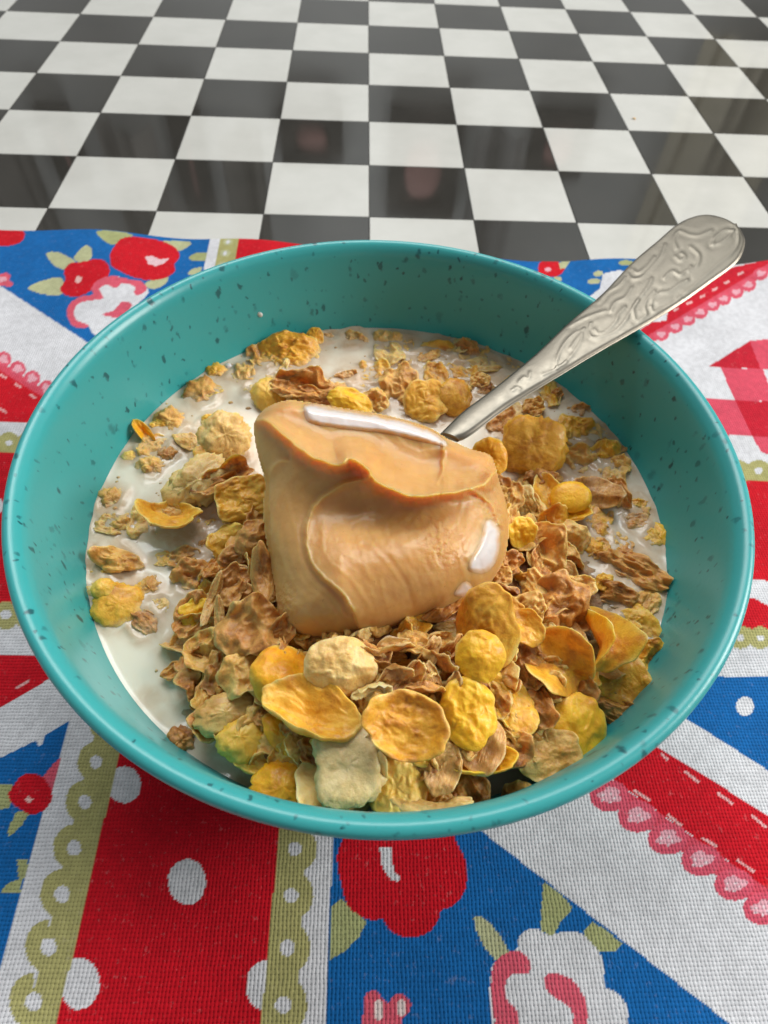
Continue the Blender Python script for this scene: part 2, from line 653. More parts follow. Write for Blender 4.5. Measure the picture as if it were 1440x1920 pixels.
for q in ((680, 1030, 24, 55), (790, 1020, 24, 42)):
    Ell(450 + q[0] / 2.618, 1500 + q[1] / 2.618, q[2] / 2.618, q[3] / 2.618, CREAM)
A = dict(sc=3.6, off=(860, 1620))
P([(95, 360), (150, 350), (220, 410), (280, 490), (335, 590), (255, 660), (170, 560), (120, 460)], LEAF2, **A)
P([(570, 120), (700, 215), (765, 295), (740, 340), (680, 400), (630, 490), (550, 450), (555, 300)], LEAF, **A)
P([(838, 460), (895, 390), (1000, 450), (1100, 540), (1060, 585), (940, 595), (880, 540)], LEAF, **A)
P([(215, 1080), (203, 900), (212, 750), (240, 660), (380, 580), (400, 500), (450, 450), (530, 440), (600, 480), (650, 470), (740, 455), (820, 470), (900, 540), (950, 610), (975, 700), (980, 820), (1060, 870), (1120, 940), (1140, 1080), (1140, 1300), (700, 1500), (250, 1300)], WHITE, smooth=1, **A)
P([(260, 640), (320, 600), (400, 590), (460, 630), (480, 690), (460, 740), (400, 735), (350, 750), (315, 800), (310, 880), (340, 940), (390, 990), (400, 1060), (380, 1200), (250, 1200), (240, 1060), (225, 960), (215, 820), (225, 700)], PINK, smooth=1, **A)
P([(575, 770), (620, 735), (700, 750), (770, 790), (830, 880), (860, 960), (850, 1150), (760, 1150), (765, 1020), (720, 950), (640, 900), (590, 850)], PINK, smooth=1, **A)
# --- centre bar, near half
P([(239, 1300), (60, 2100), (474, 2100), (548, 1300)], RED)
for q in ((233, 1471, 31, 35), (350, 1653, 36, 43), (147, 1844, 38, 49), (497, 1848, 36, 47), (390, 2010, 42, 52)):
    Ell(*q, WHITE, 0.015, q[0])
# laces of the centre bar
P([(252, 1290), (71, 2060), (12, 2060), (190, 1320)], OLIVE)
for q in ((200, 1358, 32, 34, 10), (179, 1428, 35, 38, 12), (158, 1503, 37, 41, 13), (137, 1589, 39, 44, 14), (114, 1676, 41, 47, 15), (89, 1775, 44, 51, 16), (61, 1878, 46, 54, 17), (33, 1990, 48, 57, 18)):
    P([(q[0] - q[2] * math.sin(t) if True else 0, q[1] + q[3] * math.cos(t)) for t in np.linspace(0, math.pi, 16)], OLIVE)
    Ell(q[0], q[1], q[4] * 0.95, q[4] * 1.05, WHITE, 0.03, q[1])
P([(548, 1300), (476, 2060), (545, 2060), (592, 1300)], OLIVE)
for q in ((560, 1505, 38, 40, 12), (553, 1592, 42, 43, 13), (546, 1679, 42, 46, 14), (539, 1777, 43, 50, 15), (531, 1884, 45, 55, 16), (522, 2000, 47, 58, 17)):
    P([(q[0] + q[2] * math.sin(t), q[1] + q[3] * math.cos(t)) for t in np.linspace(0, math.pi, 16)], OLIVE)
    Ell(q[0], q[1], q[4] * 0.95, q[4] * 1.05, WHITE, 0.03, q[1])
# --- right diagonal band with its lace
P([(1150, 1462), (1440, 1669), (1900, 1998), (1900, 1900), (1440, 1530), (1245, 1408), (1130, 1340)], RED)
P([(1110, 1490), (1159, 1470), (1440, 1669), (1900, 1998), (1900, 2040), (1440, 1712), (1150, 1508)], (0.62, 0.07, 0.11))
A = dict(sc=2.667, off=(900, 1200))
for q in ((640, 790), (780, 893), (930, 1005), (1095, 1112), (1258, 1235), (1400, 1355), (1560, 1475)):
    cx, cy = 900 + q[0] / 2.667, 1200 + q[1] / 2.667
    Ell(cx + 3, cy - 4, 37, 30, (0.64, 0.09, 0.14))
    Ell(cx + 4, cy - 6, 21, 14, LPINK, 0.15, q[0])
    for k in range(5):
        Ell(cx + 12 * math.cos(k * 1.3), cy + 8 * math.sin(k * 1.3), 2.6, 2.2, (0.75, 0.62, 0.65))
for q in ((905, 568, 942, 602), (1020, 655, 1092, 712), (1185, 765, 1262, 822), (1355, 875, 1432, 942), (768, 752, 852, 806), (935, 870, 1007, 930), (1105, 988, 1182, 1036), (1280, 1100, 1367, 1160)):
    Dash(900 + q[0] / 2.667, 1200 + q[1] / 2.667, 900 + q[2] / 2.667, 1200 + q[3] / 2.667, 5, (0.74, 0.40, 0.40))
# --- right blue field
P([(1150, 1266), (1361, 1269), (1900, 1272), (1900, 1740), (1440, 1444), (1297, 1354), (1150, 1262)], BLUE)
Ell(1397, 1324, 17, 18, WHITE)
Ell(1497, 1400, 17, 18, WHITE)
# --- cross bar, right
P([(1200, 895), (1900, 905), (1900, 1190), (1200, 1176)], RED)
P([(1390, 1096), (1415, 1086), (1450, 1092), (1500, 1120), (1480, 1140), (1440, 1136), (1415, 1124), (1396, 1122)], WHITE, smooth=1)
P([(1200, 868), (1900, 876), (1900, 905), (1200, 897)], OLIVE)
P([(1200, 1176), (1900, 1190), (1900, 1212), (1200, 1200)], OLIVE)
for k in range(9):
    Ell(1384 + 40 * k, 879 + 0.5 * k, 24, 19, OLIVE)
    Ell(1384 + 40 * k, 880 + 0.5 * k, 8, 6, WHITE)
    Ell(1350 + 37 * k, 1196 + 0.6 * k, 22, 21, OLIVE)
    Ell(1350 + 37 * k, 1197 + 0.6 * k, 7, 6, WHITE)
# --- pink gingham
G1, G2 = (0.52, 0.012, 0.03), (0.64, 0.075, 0.12)
P([(1330, 685), (1407, 637), (1428, 690)], G1)
P([(1407, 637), (1500, 628), (1500, 692), (1428, 690)], G2)
P([(1352, 687), (1432, 690), (1456, 751), (1380, 748)], G2)
P([(1300, 742), (1380, 748), (1412, 815), (1320, 813)], G2)
P([(1380, 748), (1500, 753), (1500, 819), (1412, 815)], G1)
P([(1412, 815), (1500, 819), (1500, 870), (1428, 845)], G2)
# --- far right diagonal and lace
P([(1150, 650), (1369, 507), (1436, 495), (1445, 512), (1219, 631), (1170, 662)], (0.54, 0.010, 0.025))
P([(1200, 645), (1219, 625), (1436, 503), (1440, 518), (1225, 640)], (0.62, 0.07, 0.11))
for x, y in ((1214, 640), (1241, 625), (1267, 611), (1290, 598), (1313, 586), (1335, 573), (1356, 562), (1379, 550), (1401, 538), (1422, 520)):
    Ell(x, y + 1, 14, 11, (0.64, 0.09, 0.14))
    Ell(x, y, 8, 5, LPINK, 0.15, x)
for x, y in ((920, 355), (980, 322), (1045, 292), (1108, 262), (1170, 228), (1230, 195), (1295, 155)):
    Dash(900 + x / 2.667 - 5, 460 + y / 2.667 + 2, 900 + x / 2.667 + 5, 460 + y / 2.667 - 2, 4, (0.74, 0.42, 0.42))
# --- far middle blue with flowers
P([(850, 470), (1235, 478), (1250, 494), (1170, 545), (1106, 580), (900, 560)], BLUE)
P([(1075, 560), (1106, 554), (1125, 540), (1130, 515), (1160, 510), (1190, 520), (1260, 520), (1250, 600), (1075, 620)], WHITE)
Ell(1033, 501, 25, 17, RED, 0.05, 1)
Ell(1028, 503, 6, 4, LPINK)
P([(1048, 492), (1060, 484), (1070, 488), (1062, 500), (1052, 502)], LEAF2)
Ell(1121, 514, 9, 5, LEAF2)
Ell(1114, 527, 12, 5, LEAF2)
Ell(1046, 521, 8, 5, LEAF2)
Ell(1172, 497, 14, 5, LEAF)
# --- far left blue with flowers
P([(-500, 420), (-500, 250), (402, 430), (398, 455), (388, 510), (330, 720), (165, 642), (10, 543), (-400, 320)], BLUE)
A = dict(sc=3.0, off=(0, 420))
Ell(15, 446, 33, 20, RED, 0.03, 2)
P([(-60, 300), (20, 290), (40, 282), (65, 300), (55, 325), (80, 345), (60, 362), (30, 355), (-60, 350)], PINK, **A)
P([(-60, 310), (20, 305), (45, 310), (40, 330), (10, 335)], LPINK, **A)
for q in ([(268, 185), (330, 180), (400, 215), (432, 240), (370, 275), (310, 250)],
          [(430, 230), (440, 200), (490, 155), (525, 170), (527, 220), (490, 255)],
          [(162, 365), (230, 335), (350, 318), (355, 400), (260, 404), (190, 385)],
          [(560, 70), (600, 130), (650, 147), (700, 120), (750, 80)],
          [(915, 105), (1070, 110), (1050, 140), (990, 155)],
          [(820, 350), (942, 308), (930, 350), (860, 382)],
          [(1065, 190), (1120, 168), (1178, 182), (1172, 212), (1090, 212)],
          [(1058, 285), (1080, 258), (1135, 250), (1110, 290)]):
    P(q, LEAF if len(q) % 2 else LEAF2, smooth=1, **A)
P([(370, 285), (400, 250), (450, 245), (500, 240), (560, 230), (610, 250), (628, 300), (600, 340), (540, 370), (500, 400), (430, 420), (380, 410), (343, 385), (360, 350), (375, 330)], RED, smooth=1, **A)
P([(425, 345), (445, 312), (475, 325), (455, 350)], (0.75, 0.45, 0.42), **A)
P([(637, 190), (680, 120), (740, 95), (830, 93), (920, 108), (990, 140), (1010, 190), (982, 230), (985, 270), (940, 310), (860, 332), (770, 325), (700, 300), (642, 270), (630, 220)], RED, smooth=1, **A)
P([(822, 202), (860, 192), (900, 210), (957, 198), (925, 230), (880, 250), (840, 242)], (0.72, 0.50, 0.53), **A)
P([(425, 470), (480, 430), (540, 420), (560, 370), (650, 320), (720, 340), (800, 350), (840, 400), (760, 480), (660, 570), (540, 625), (500, 580), (430, 550), (400, 510)], WHITE, smooth=1, **A)
P([(378, 510), (388, 460), (450, 420), (530, 410), (520, 380), (560, 340), (640, 320), (740, 335), (800, 342), (832, 380), (800, 412), (760, 410), (765, 375), (700, 355), (660, 382), (610, 365), (565, 385), (585, 430), (520, 440), (450, 450), (418, 490), (430, 540), (480, 560), (500, 578), (440, 582), (398, 560)], PINK, smooth=1, **A)
P([(578, 512), (640, 495), (690, 452), (732, 455), (742, 478), (680, 527), (620, 527)], PINK, smooth=1, **A)
# far end of the centre bar
P([(398, 440), (425, 440), (405, 520), (380, 520)], WHITE)
P([(418, 440), (455, 440), (440, 520), (400, 520)], OLIVE)
for y, r in ((463, 9), (482, 10), (503, 11)):
    Ell(429 - (y - 463) * 0.30, y, r, r * 0.6, LEAF2)
    Ell(429 - (y - 463) * 0.30, y, 4, 3, WHITE)
P([(453, 440), (900, 470), (900, 560), (430, 560)], RED)
# --- left diagonal, cross bar and lower left field
P([(-500, 360), (0, 683), (92, 742), (200, 800), (200, 812), (60, 793), (-500, 788)], RED)
P([(-60, 640), (0, 677), (92, 736), (100, 748), (90, 750), (0, 694), (-60, 657)], (0.62, 0.07, 0.11))
for k in range(-6, 5):
    cx, cy = 33 + 27 * k, 690 + 18 * k
    Ell(cx, cy, 15, 14, (0.64, 0.09, 0.14))
    Ell(cx, cy, 9, 8, LPINK, 0.15, k)
for x, y in ((5, 705), (33, 722), (60, 742), (5, 770), (-28, 686)):
    Dash(x - 6, y - 4, x + 7, y + 4, 4, (0.74, 0.40, 0.40))
P([(-500, 832), (200, 834), (200, 852), (-500, 850)], OLIVE)
P([(-500, 850), (200, 851), (200, 1138), (-500, 1132)], RED)
Ell(-4, 952, 14, 15, WHITE)
P([(-500, 1132), (200, 1138), (200, 1158), (-500, 1152)], OLIVE)
for k in range(-6, 5):
    Ell(18 + 34 * k, 830, 20, 19, OLIVE)
    Ell(18 + 34 * k, 832, 6, 5, WHITE)
    Ell(12 + 40 * k, 1155, 24, 26, OLIVE)
    Ell(12 + 40 * k, 1153, 11, 9, WHITE)
P([(-300, 1222), (160, 1230), (92, 1272), (0, 1324), (-200, 1440), (-500, 1600)], RED)
Dash(28, 1290, 54, 1276, 5, (0.74, 0.40, 0.40))
P([(130, 1350), (108, 1431), (70, 1551), (0, 1808), (-120, 2100), (-600, 2100), (-500, 1650), (0, 1419), (70, 1385)], BLUE)
A = dict(sc=2.493, off=(0, 1150))
P([(75, 920), (135, 930), (95, 990), (40, 1042), (28, 1012)], LEAF, **A)
P([(-60, 795), (50, 798), (62, 850), (40, 905), (-60, 925)], LEAF, **A)
P([(75, 1148), (125, 1145), (125, 1200), (100, 1250), (88, 1305), (-5, 1303), (30, 1262), (80, 1240)], LEAF, **A)
P([(275, 675), (265, 740), (250, 800), (225, 860), (190, 850), (200, 760)], PINK, smooth=1, **A)
P([(60, 800), (110, 748), (190, 758), (222, 800), (240, 845), (215, 905), (150, 938), (100, 920), (60, 890), (33, 850)], RED, smooth=1, **A)
P([(108, 868), (130, 850), (150, 868), (130, 885)], (0.75, 0.45, 0.42), **A)
P([(165, 585), (205, 570), (195, 605), (175, 618)], WHITE, **A)

# mat outline at the far side follows a gentle wave
edge_px = np.array([(-400, 448), (-150, 438), (0, 437), (100, 438), (200, 441), (300, 447), (400, 455), (540, 465), (720, 478), (900, 486), (1000, 488), (1200, 489), (1369, 503), (1405, 500), (1434, 497), (1460, 503), (1500, 520)], float)
ep = at(edge_px[:, 0], edge_px[:, 1], ZM)[:, :2]
xs = np.arange(-0.235, 0.1852, 0.00042)
ys0 = np.concatenate([np.arange(-0.125, -0.02, 0.00030), np.arange(-0.02, 0.06, 0.0005), np.arange(0.06, 0.1685, 0.0007)])
tt = (ys0 - ys0[0]) / (ys0[-1] - ys0[0])
X, T = np.meshgrid(xs, tt)
ye = np.interp(xs, ep[:, 0], ep[:, 1])
Y = ys0[0] + T * (ye[None, :] - ys0[0])
PTS = np.c_[X.ravel(), Y.ravel()]
colr = np.tile(np.array(WHITE), (len(PTS), 1))
nxs, nys = len(xs), len(tt)
for poly, c in layers:
    x0, y0 = poly.min(0)
    x1, y1 = poly.max(0)
    i0, i1 = np.searchsorted(xs, [x0, x1])
    i0 = max(i0 - 1, 0)
    i1 = min(i1 + 1, nxs)
    if i1 <= i0:
        continue
    sub = Y[:, i0:i1]
    rows = np.where((sub.max(1) >= y0) & (sub.min(1) <= y1))[0]
    if len(rows) == 0:
        continue
    j0, j1 = rows[0], rows[-1] + 1
    idx = (np.arange(j0, j1)[:, None] * nxs + np.arange(i0, i1)[None, :]).ravel()
    ins = in_poly(PTS[idx], poly)
    colr[idx[ins]] = c
# ink unevenness: prints are never perfectly flat
q = np.c_[PTS * 900, np.zeros(len(PTS))]
ink = 1 + 0.10 * vnoise(q, 5)[:, None] + 0.06 * vnoise(q * 0.13, 6)[:, None]
colr = np.clip(colr * ink, 0, 1)
wav = 0.0010 * vnoise(np.c_[PTS[:, 0] * 30 + PTS[:, 1] * 22, PTS[:, 1] * 9 - PTS[:, 0] * 6, np.zeros(len(PTS))], 77) + 0.0008 * fbm(np.c_[PTS * 22, np.zeros(len(PTS))], 3, 2)
far = sstep(0.75, 1.0, T.ravel())
wav += far * 0.0022 * (0.6 + vnoise(np.c_[PTS[:, 0] * 26, PTS[:, 1] * 5, np.zeros(len(PTS))], 9))
near_b = sstep(0.10, 0.06, np.hypot(PTS[:, 0], PTS[:, 1]))
Z = ZM + np.maximum(wav, -0.0006) * (1 - near_b)
n = len(PTS)
Ft = grid_faces(nys, nxs)
# skirt so that the cloth has thickness
border = np.concatenate([np.arange(nxs), np.arange(1, nys) * nxs + nxs - 1, (nys - 1) * nxs + np.arange(nxs - 2, -1, -1), np.arange(nys - 2, 0, -1) * nxs])
lowv = np.c_[PTS[border], np.maximum(Z[border] - 0.0011, 0.0003)]
nb = len(border)
k = np.arange(nb)
Fs = np.stack([border[(k + 1) % nb], border[k], n + k, n + (k + 1) % nb], -1)
V = np.r_[np.c_[PTS, Z], lowv]
C4 = np.r_[colr, colr[border]]
mat_me = mesh_np('place_mat', V, np.r_[Ft, Fs], color={'print': C4}, up=True)
obj('place_mat', mat_me, M_FAB, label='woven cotton place mat printed with red, white and blue floral flag pattern, under the bowl', cat='place mat')

# ------------------------------------------------------------------ bowl
ZR = 0.0655
MILK_Z, MILK_R = 0.0407, 0.0683
prof = [(0.0, 0.0052), (0.030, 0.0052), (0.034, 0.0030), (0.0345, 0.0018), (0.038, 0.0018), (0.0395, 0.004), (0.0475, 0.0095), (0.0575, 0.0200), (0.0650, 0.0320), (0.0702, 0.0450), (0.0735, 0.0575),
        (0.0748, 0.0625), (0.0750, 0.0640), (0.07475, 0.0650), (0.0740, 0.06550), (0.0731, 0.06545), (0.0722, 0.0648), (0.0714, 0.0635), (0.0708, 0.0610),
        (0.0699, 0.0540), (0.0683, 0.0440), (0.0655, 0.0350), (0.0600, 0.0245), (0.0500, 0.0150), (0.0380, 0.0100), (0.020, 0.0085), (0.0, 0.0082)]
pc = catmull(prof, 5)
pc[:, 0] = np.maximum(pc[:, 0], 0)
na = 192
th = np.linspace(0, 2 * np.pi, na, endpoint=False)
V = np.stack([pc[:, None, 0] * np.cos(th), pc[:, None, 0] * np.sin(th), np.repeat(pc[:, 1:2], na, 1)], -1)
bowl_me = mesh_np('bowl', V.reshape(-1, 3), grid_faces(len(pc), na, True))
obj('bowl', bowl_me, M_BOWL, label='turquoise speckled plastic cereal bowl standing on the flag place mat', cat='bowl')


def wall_r(z):
    zz = np.array([p_[1] for p_ in prof[18:]])[::-1]
    rr = np.array([p_[0] for p_ in prof[18:]])[::-1]
    return np.interp(z, zz, rr)


# ------------------------------------------------------------------ heap of cereal: height above the milk
HC = at(735, 1190, 0.052)[:2]


def heap_h(x, y):
    dx = x - HC[0]
    dy = y - HC[1]
    dx = dx - 0.003
    e1 = (dx / 0.0415) ** 2 + (dy / 0.0385) ** 2
    h1 = 0.0160 * np.exp(-e1 * 1.25)
    # lobe to the upper right and along the front
    ax, ay = HC[0] + 0.016, HC[1] + 0.020
    h2 = 0.0032 * np.exp(-(((x - ax) / 0.034) ** 2 + ((y - ay) / 0.032) ** 2))
    fx, fy = HC[0] + 0.004, HC[1] - 0.024
    h3 = 0.0052 * np.exp(-(((x - fx) / 0.028) ** 2 + ((y - fy) / 0.018) ** 2))
    return h1 + h2 + h3 - 0.0028


def on_heap(px, py, lift=0.0):
    z = MILK_Z
    for _ in range(25):
        p = at(px, py, z)
        r = math.hypot(p[0], p[1])
        zn = MILK_Z + max(heap_h(p[0], p[1]), 0.0) + lift
        z = 0.5 * z + 0.5 * zn
    return at(px, py, z)


FLAKES = []         # (x, y, z, radius) for the stains on the milk

# ---- mesh generators
def sheet(wx, wy, seed, nr=15, nang=44, cx=0.0, cy=0.0, saddle=0.0, warp=0.10, rag=0.08, lump=0.05, thick=0.0011, rimup=0.0, super_=2.0, fold=0.0, crease=0.0):
    """a crisp, curled and blistered flake; wx, wy are its full sizes"""
    r = np.linspace(0, 1, nr) ** 0.85
    t = np.linspace(0, 2 * np.pi, nang, endpoint=False)
    Rr, Tt = np.meshgrid(r, t, indexing='ij')
    rs = np.random.default_rng(seed)
    out = 1 + sum(rag * rs.uniform(-1, 1) / (k ** 0.6) * np.sin(k * t + rs.uniform(0, 6.3)) for k in range(2, 9))
    ragf = np.c_[np.cos(t) * 4.5, np.sin(t) * 4.5, np.full(nang, seed * 1.7)]
    out = out + rag * 0.55 * vnoise(ragf, seed)
    c, s_ = np.cos(t), np.sin(t)
    sup = (np.abs(c) ** super_ + np.abs(s_) ** super_) ** (-1 / super_)
    out = out * sup
    x = Rr * out[None] * np.cos(Tt)
    y = Rr * out[None] * np.sin(Tt)
    S = (wx + wy) / 4
    z = cx * x * x + cy * y * y + saddle * x * y
    if fold:
        z = z + fold * np.abs(x + 0.3 * y)
    q = np.stack([x * 1.1, y * 1.1, np.full_like(x, seed * 3.1)], -1)
    z = z + warp * fbm(q * 1.3, seed, 2) * 1.6
    if crease:
        z = z + crease * (1 - 2.2 * np.abs(fbm(q * 1.25 + 5, seed + 40, 2))) + crease * 0.45 * (1 - 2 * np.abs(vnoise(q * 3.1, seed + 41)))
    z = z + cx * 0.5 * np.sin(2.2 * y + seed)
    bl = fbm(q * 4.2, seed + 5, 3)
    z = z + lump * (np.abs(bl) * 1.7 - 0.4)
    z = z + rimup * sstep(0.62, 0.95, Rr)
    z = z + rag * 0.7 * sstep(0.6, 1, Rr) * vnoise(q * 5.5, seed + 9)
    # lateral jitter for crispness
    x = x + 0.05 * vnoise(q * 3.3, seed + 21)
    y = y + 0.05 * vnoise(q * 3.3, seed + 22)
    tk = thick / S * (0.35 + 0.65 * np.sqrt(np.clip(1 - Rr ** 3, 0, 1)))
    tk = tk * (1 + 0.5 * fbm(q * 3.1, seed + 31, 2))
    top = np.stack([x * wx / 2, y * wy / 2, (z + tk / 2) * S], -1)
    bot = np.stack([x * wx / 2, y * wy / 2, (z - tk / 2) * S], -1)
    V = np.r_[top.reshape(-1, 3), bot.reshape(-1, 3)]
    f1 = grid_faces(nr, nang, True)
    N = nr * nang
    f2 = f1[:, ::-1] + N
    j = np.arange(nang)
    base = (nr - 1) * nang
    f3 = np.stack([base + (j + 1) % nang, base + j, base + j + N, base + (j + 1) % nang + N], -1)[:, ::-1]
    e = sstep(0.86, 1.0, Rr).ravel()
    return V, np.r_[f1, f2, f3], np.r_[e, e]


def puff(wx, wy, wz, seed, nr=26, nang=44, lump=0.10, flat=0.0, freq=2.2, super_=2.0, dimple=0.0):
    ph = np.linspace(0.0, np.pi, nr)
    t = np.linspace(0, 2 * np.pi, nang, endpoint=False)
    Pp, Tt = np.meshgrid(ph, t, indexing='ij')
    d = np.stack([np.sin(Pp) * np.cos(Tt), np.sin(Pp) * np.sin(Tt), np.cos(Pp)], -1)
    sup = (np.abs(d) ** super_).sum(-1) ** (-1 / super_)
    rr = sup * (1 + lump * 2.0 * fbm(d * freq * 0.8 + seed, seed, 2) + lump * 1.1 * (np.abs(fbm(d * freq * 2.4 + seed, seed + 7, 3)) * 2 - 0.5) + 0.03 * vnoise(d * 13, seed + 3))
    if dimple:
        rr = rr - dimple * np.exp(-((1 - d[..., 2]) / 0.10))
    V = d * rr[..., None] * np.array([wx / 2, wy / 2, wz / 2])
    e = np.zeros(nr * nang)
    e = 0.4 * np.clip(fbm(d * 3.2 + seed, seed + 2, 2), 0, 1).ravel()
    return V.reshape(-1, 3), grid_faces(nr, nang, True), e


def place(name, geo, mat, pos, px_rot, tiltx, tilty, label, cat, group, up=0.4):
    """tiltx leans the piece away (+) or toward the viewer, tilty leans it sideways"""
    pos = Vector(pos)
    toc = (Vector(CAM) - pos).normalized()
    nrm = (Vector((0, 0, 1)) * up + toc * (1 - up)).normalized()
    right = Vector(RM[:, 0])
    right = (right - nrm * right.dot(nrm)).normalized()
    upv = nrm.cross(right)
    B = Matrix((right, upv, nrm)).transposed()
    R = B @ Euler((math.radians(tiltx), math.radians(tilty), 0), 'XYZ').to_matrix() @ Matrix.Rotation(math.radians(px_rot), 3, 'Z')
    V, F, e = geo
    me = mesh_np(name, V, F, attr={'edge': e})
    o = obj(name, me, mat, label=label, cat=cat, group=group)
    o.matrix_world = Matrix.Translation(pos) @ R.to_4x4()
    return o


GN = {'corn_flake': 'corn flakes in the bowl', 'bran_flake': 'bran flakes in the bowl', 'corn_puff': 'yellow corn puffs in the bowl',
      'oat_flake': 'toasted oat flakes in the bowl', 'granola_cluster': 'small brown clusters floating in the milk'}
CT = {'corn_flake': 'corn flake', 'bran_flake': 'bran flake', 'corn_puff': 'corn puff', 'oat_flake': 'oat flake', 'granola_cluster': 'cereal cluster'}


def flake(kind, px, py, w_, h_, matn, label, rot=0, tx=0, ty=0, lift=0.0, seed=None, up=0.4, **kw):
    seed = seed if seed is not None else int(px * 7 + py * 3) % 9973
    if kind == 'lump':
        lift -= 0.22 * min(w_, h_) * 0.00011
    p = on_heap(px, py, lift)
    dist = np.linalg.norm(p - CAM)
    k = dist / FPX
    wx, wy = w_ * k, h_ * k
    hi = max(w_, h_) > 90
    if kind == 'puff':
        geo = puff(wx, wy, kw.pop('wz', 0.75) * min(wx, wy), seed, 34 if hi else 24, 60 if hi else 40, **kw)
        name = 'corn_puff'
    elif kind == 'lump':
        kw.setdefault('lump', 0.20)
        kw.setdefault('freq', 2.6)
        geo = puff(wx, wy, kw.pop('wz', 0.8) * min(wx, wy), seed, 26, 40, **kw)
        name = 'granola_cluster'
    elif kind == 'oat':
        kw.setdefault('rag', 0.05)
        kw.setdefault('thick', 0.0008)
        kw.setdefault('cy', 0.5)
        kw.setdefault('warp', 0.22)
        geo = sheet(wx, wy, seed, 14, 48, **kw)
        name = 'oat_flake'
    else:
        if kind == 'bran':
            kw.setdefault('warp', 0.30)
            kw.setdefault('crease', 0.22)
            kw['lump'] = kw.get('lump', 0.08) * 0.65
            kw['rag'] = max(kw.get('rag', 0), 0.13)
            kw.setdefault('thick', 0.0009)
        kw.setdefault('crease', 0.04)
        if kind == 'corn':
            kw['lump'] = kw.get('lump', 0.05) * 0.7
            kw['thick'] = kw.get('thick', 0.0011) * 0.8
            kw['cx'] = kw.get('cx', 0.0) * 1.25
        geo = sheet(wx, wy, seed, 28 if hi else 20, 88 if hi else 60, **kw)
        name = 'bran_flake' if kind == 'bran' else 'corn_flake'
    FLAKES.append((p[0], p[1], p[2], max(wx, wy) / 2))
    return place(name, geo, MATS[matn], p, rot, tx, ty, label, CT[name], GN[name], up)


c = 'corn'
# ---- the larger, nameable pieces, front of the heap
flake(c, 762, 1362, 150, 118, 'gold', 'cup shaped golden flake with pale raised rim at the front centre of the heap', rot=-12, cx=0.30, cy=0.30, rimup=0.18, thick=0.0020, lump=0.10, rag=0.05, warp=0.05, lift=0.006, up=0.2)
flake(c, 878, 1335, 102, 126, 'yellow', 'bright yellow fuzzy oval flake right of the cup shaped flake', cx=-0.28, cy=-0.20, rag=0.045, lump=0.05, thick=0.0036, lift=0.005, rot=10, up=0.2)
flake(c, 950, 1322, 115, 120, 'gold', 'rough golden flake tucked behind the bright yellow puff', rot=30, cx=-0.2, lump=0.10, thick=0.0016, lift=0.002, ty=14)
flake(c, 638, 1250, 132, 112, 'pale', 'pale beige blistered round flake just below the peanut butter', cx=-0.18, cy=-0.22, lump=0.06, thick=0.0024, rag=0.05, lift=0.006, up=0.15)
flake('puff', 652, 1436, 112, 120, 'grey', 'pale greyish square puffed piece at the front left of the heap', wz=0.40, super_=4.0, lump=0.11, lift=0.004, rot=8, up=0.15, dimple=0.10)
flake(c, 640, 1450, 150, 150, 'pale', 'pale folded flake showing its curved edge under the square puff', rot=35, cx=0.5, cy=0.2, thick=0.0018, lift=-0.002, tx=10)
flake(c, 745, 1475, 100, 120, 'green', 'olive yellow oval puff below the cup shaped flake', cx=-0.3, cy=-0.25, lump=0.08, rag=0.04, thick=0.0036, lift=0.003, rot=-6, up=0.2)
flake(c, 805, 1512, 150, 50, 'pale', 'long pale flake edge nearest the front lip of the bowl', cx=0.2, cy=-0.3, tx=-45, thick=0.0022, lift=0.0030)
flake(c, 530, 1268, 118, 118, 'orange', 'smooth orange flake arching over at the left front', rot=-38, cx=-0.30, cy=-0.55, lump=0.03, rag=0.04, thick=0.0018, lift=0.006, up=0.2)
flake(c, 582, 1348, 190, 95, 'gold', 'golden curved flake with long pale edge left of the cup shaped flake', rot=-27, cx=0.22, cy=0.55, lump=0.05, thick=0.0026, rag=0.05, lift=0.004, tx=-28)
flake(c, 545, 1378, 120, 70, 'orange', 'orange shell like flake under the long pale edge', rot=-35, cx=-0.2, cy=-0.4, lump=0.04, thick=0.0016, lift=0.001)
flake('puff', 530, 1478, 104, 86, 'orange', 'orange puff near the milk at the lower left of the heap', wz=0.6, lump=0.10, lift=0.001)
flake('lump', 452, 1385, 84, 76, 'green', 'small puff tinged green at the left edge of the heap', wz=0.7, lump=0.10, lift=0.004)
flake('puff', 425, 1338, 112, 70, 'pale', 'pale beige lumpy oval piece above the green tinged puff', wz=0.6, lump=0.10, rot=12, lift=0.003)
flake(c, 480, 1428, 90, 44, 'green', 'pale yellow flake half sunk in milk beside the green tinged puff', rot=-15, cx=0.2, thick=0.0020)
flake(c, 1084, 1376, 108, 138, 'yellow', 'large smooth yellow disc leaning on the right front of the heap', rot=-18, cx=-0.12, cy=-0.12, lump=0.012, rag=0.025, warp=0.04, thick=0.0028, ty=26, lift=0.003, up=0.1)
flake(c, 1030, 1420, 110, 90, 'tan', 'tan crinkled flake cupped inside the large yellow disc', rot=20, cx=0.2, cy=0.3, lump=0.08, lift=0.001)
flake(c, 905, 1432, 120, 60, 'yellow', 'thin yellow curved rim holding an oat flake at the front', rot=8, cx=0.45, cy=0.3, thick=0.0022, rag=0.06, tx=-20, lift=0.001)
flake('oat', 905, 1398, 100, 80, 'oat', 'ribbed oat flake standing in the thin yellow curved rim', rot=70, lift=0.003, lump=0.07, cy=0.3)
flake(c, 1165, 1285, 88, 98, 'gold', 'golden square flake at the milk edge on the right', rot=12, super_=3.5, lump=0.09, cx=0.15, thick=0.0018, lift=0.001)
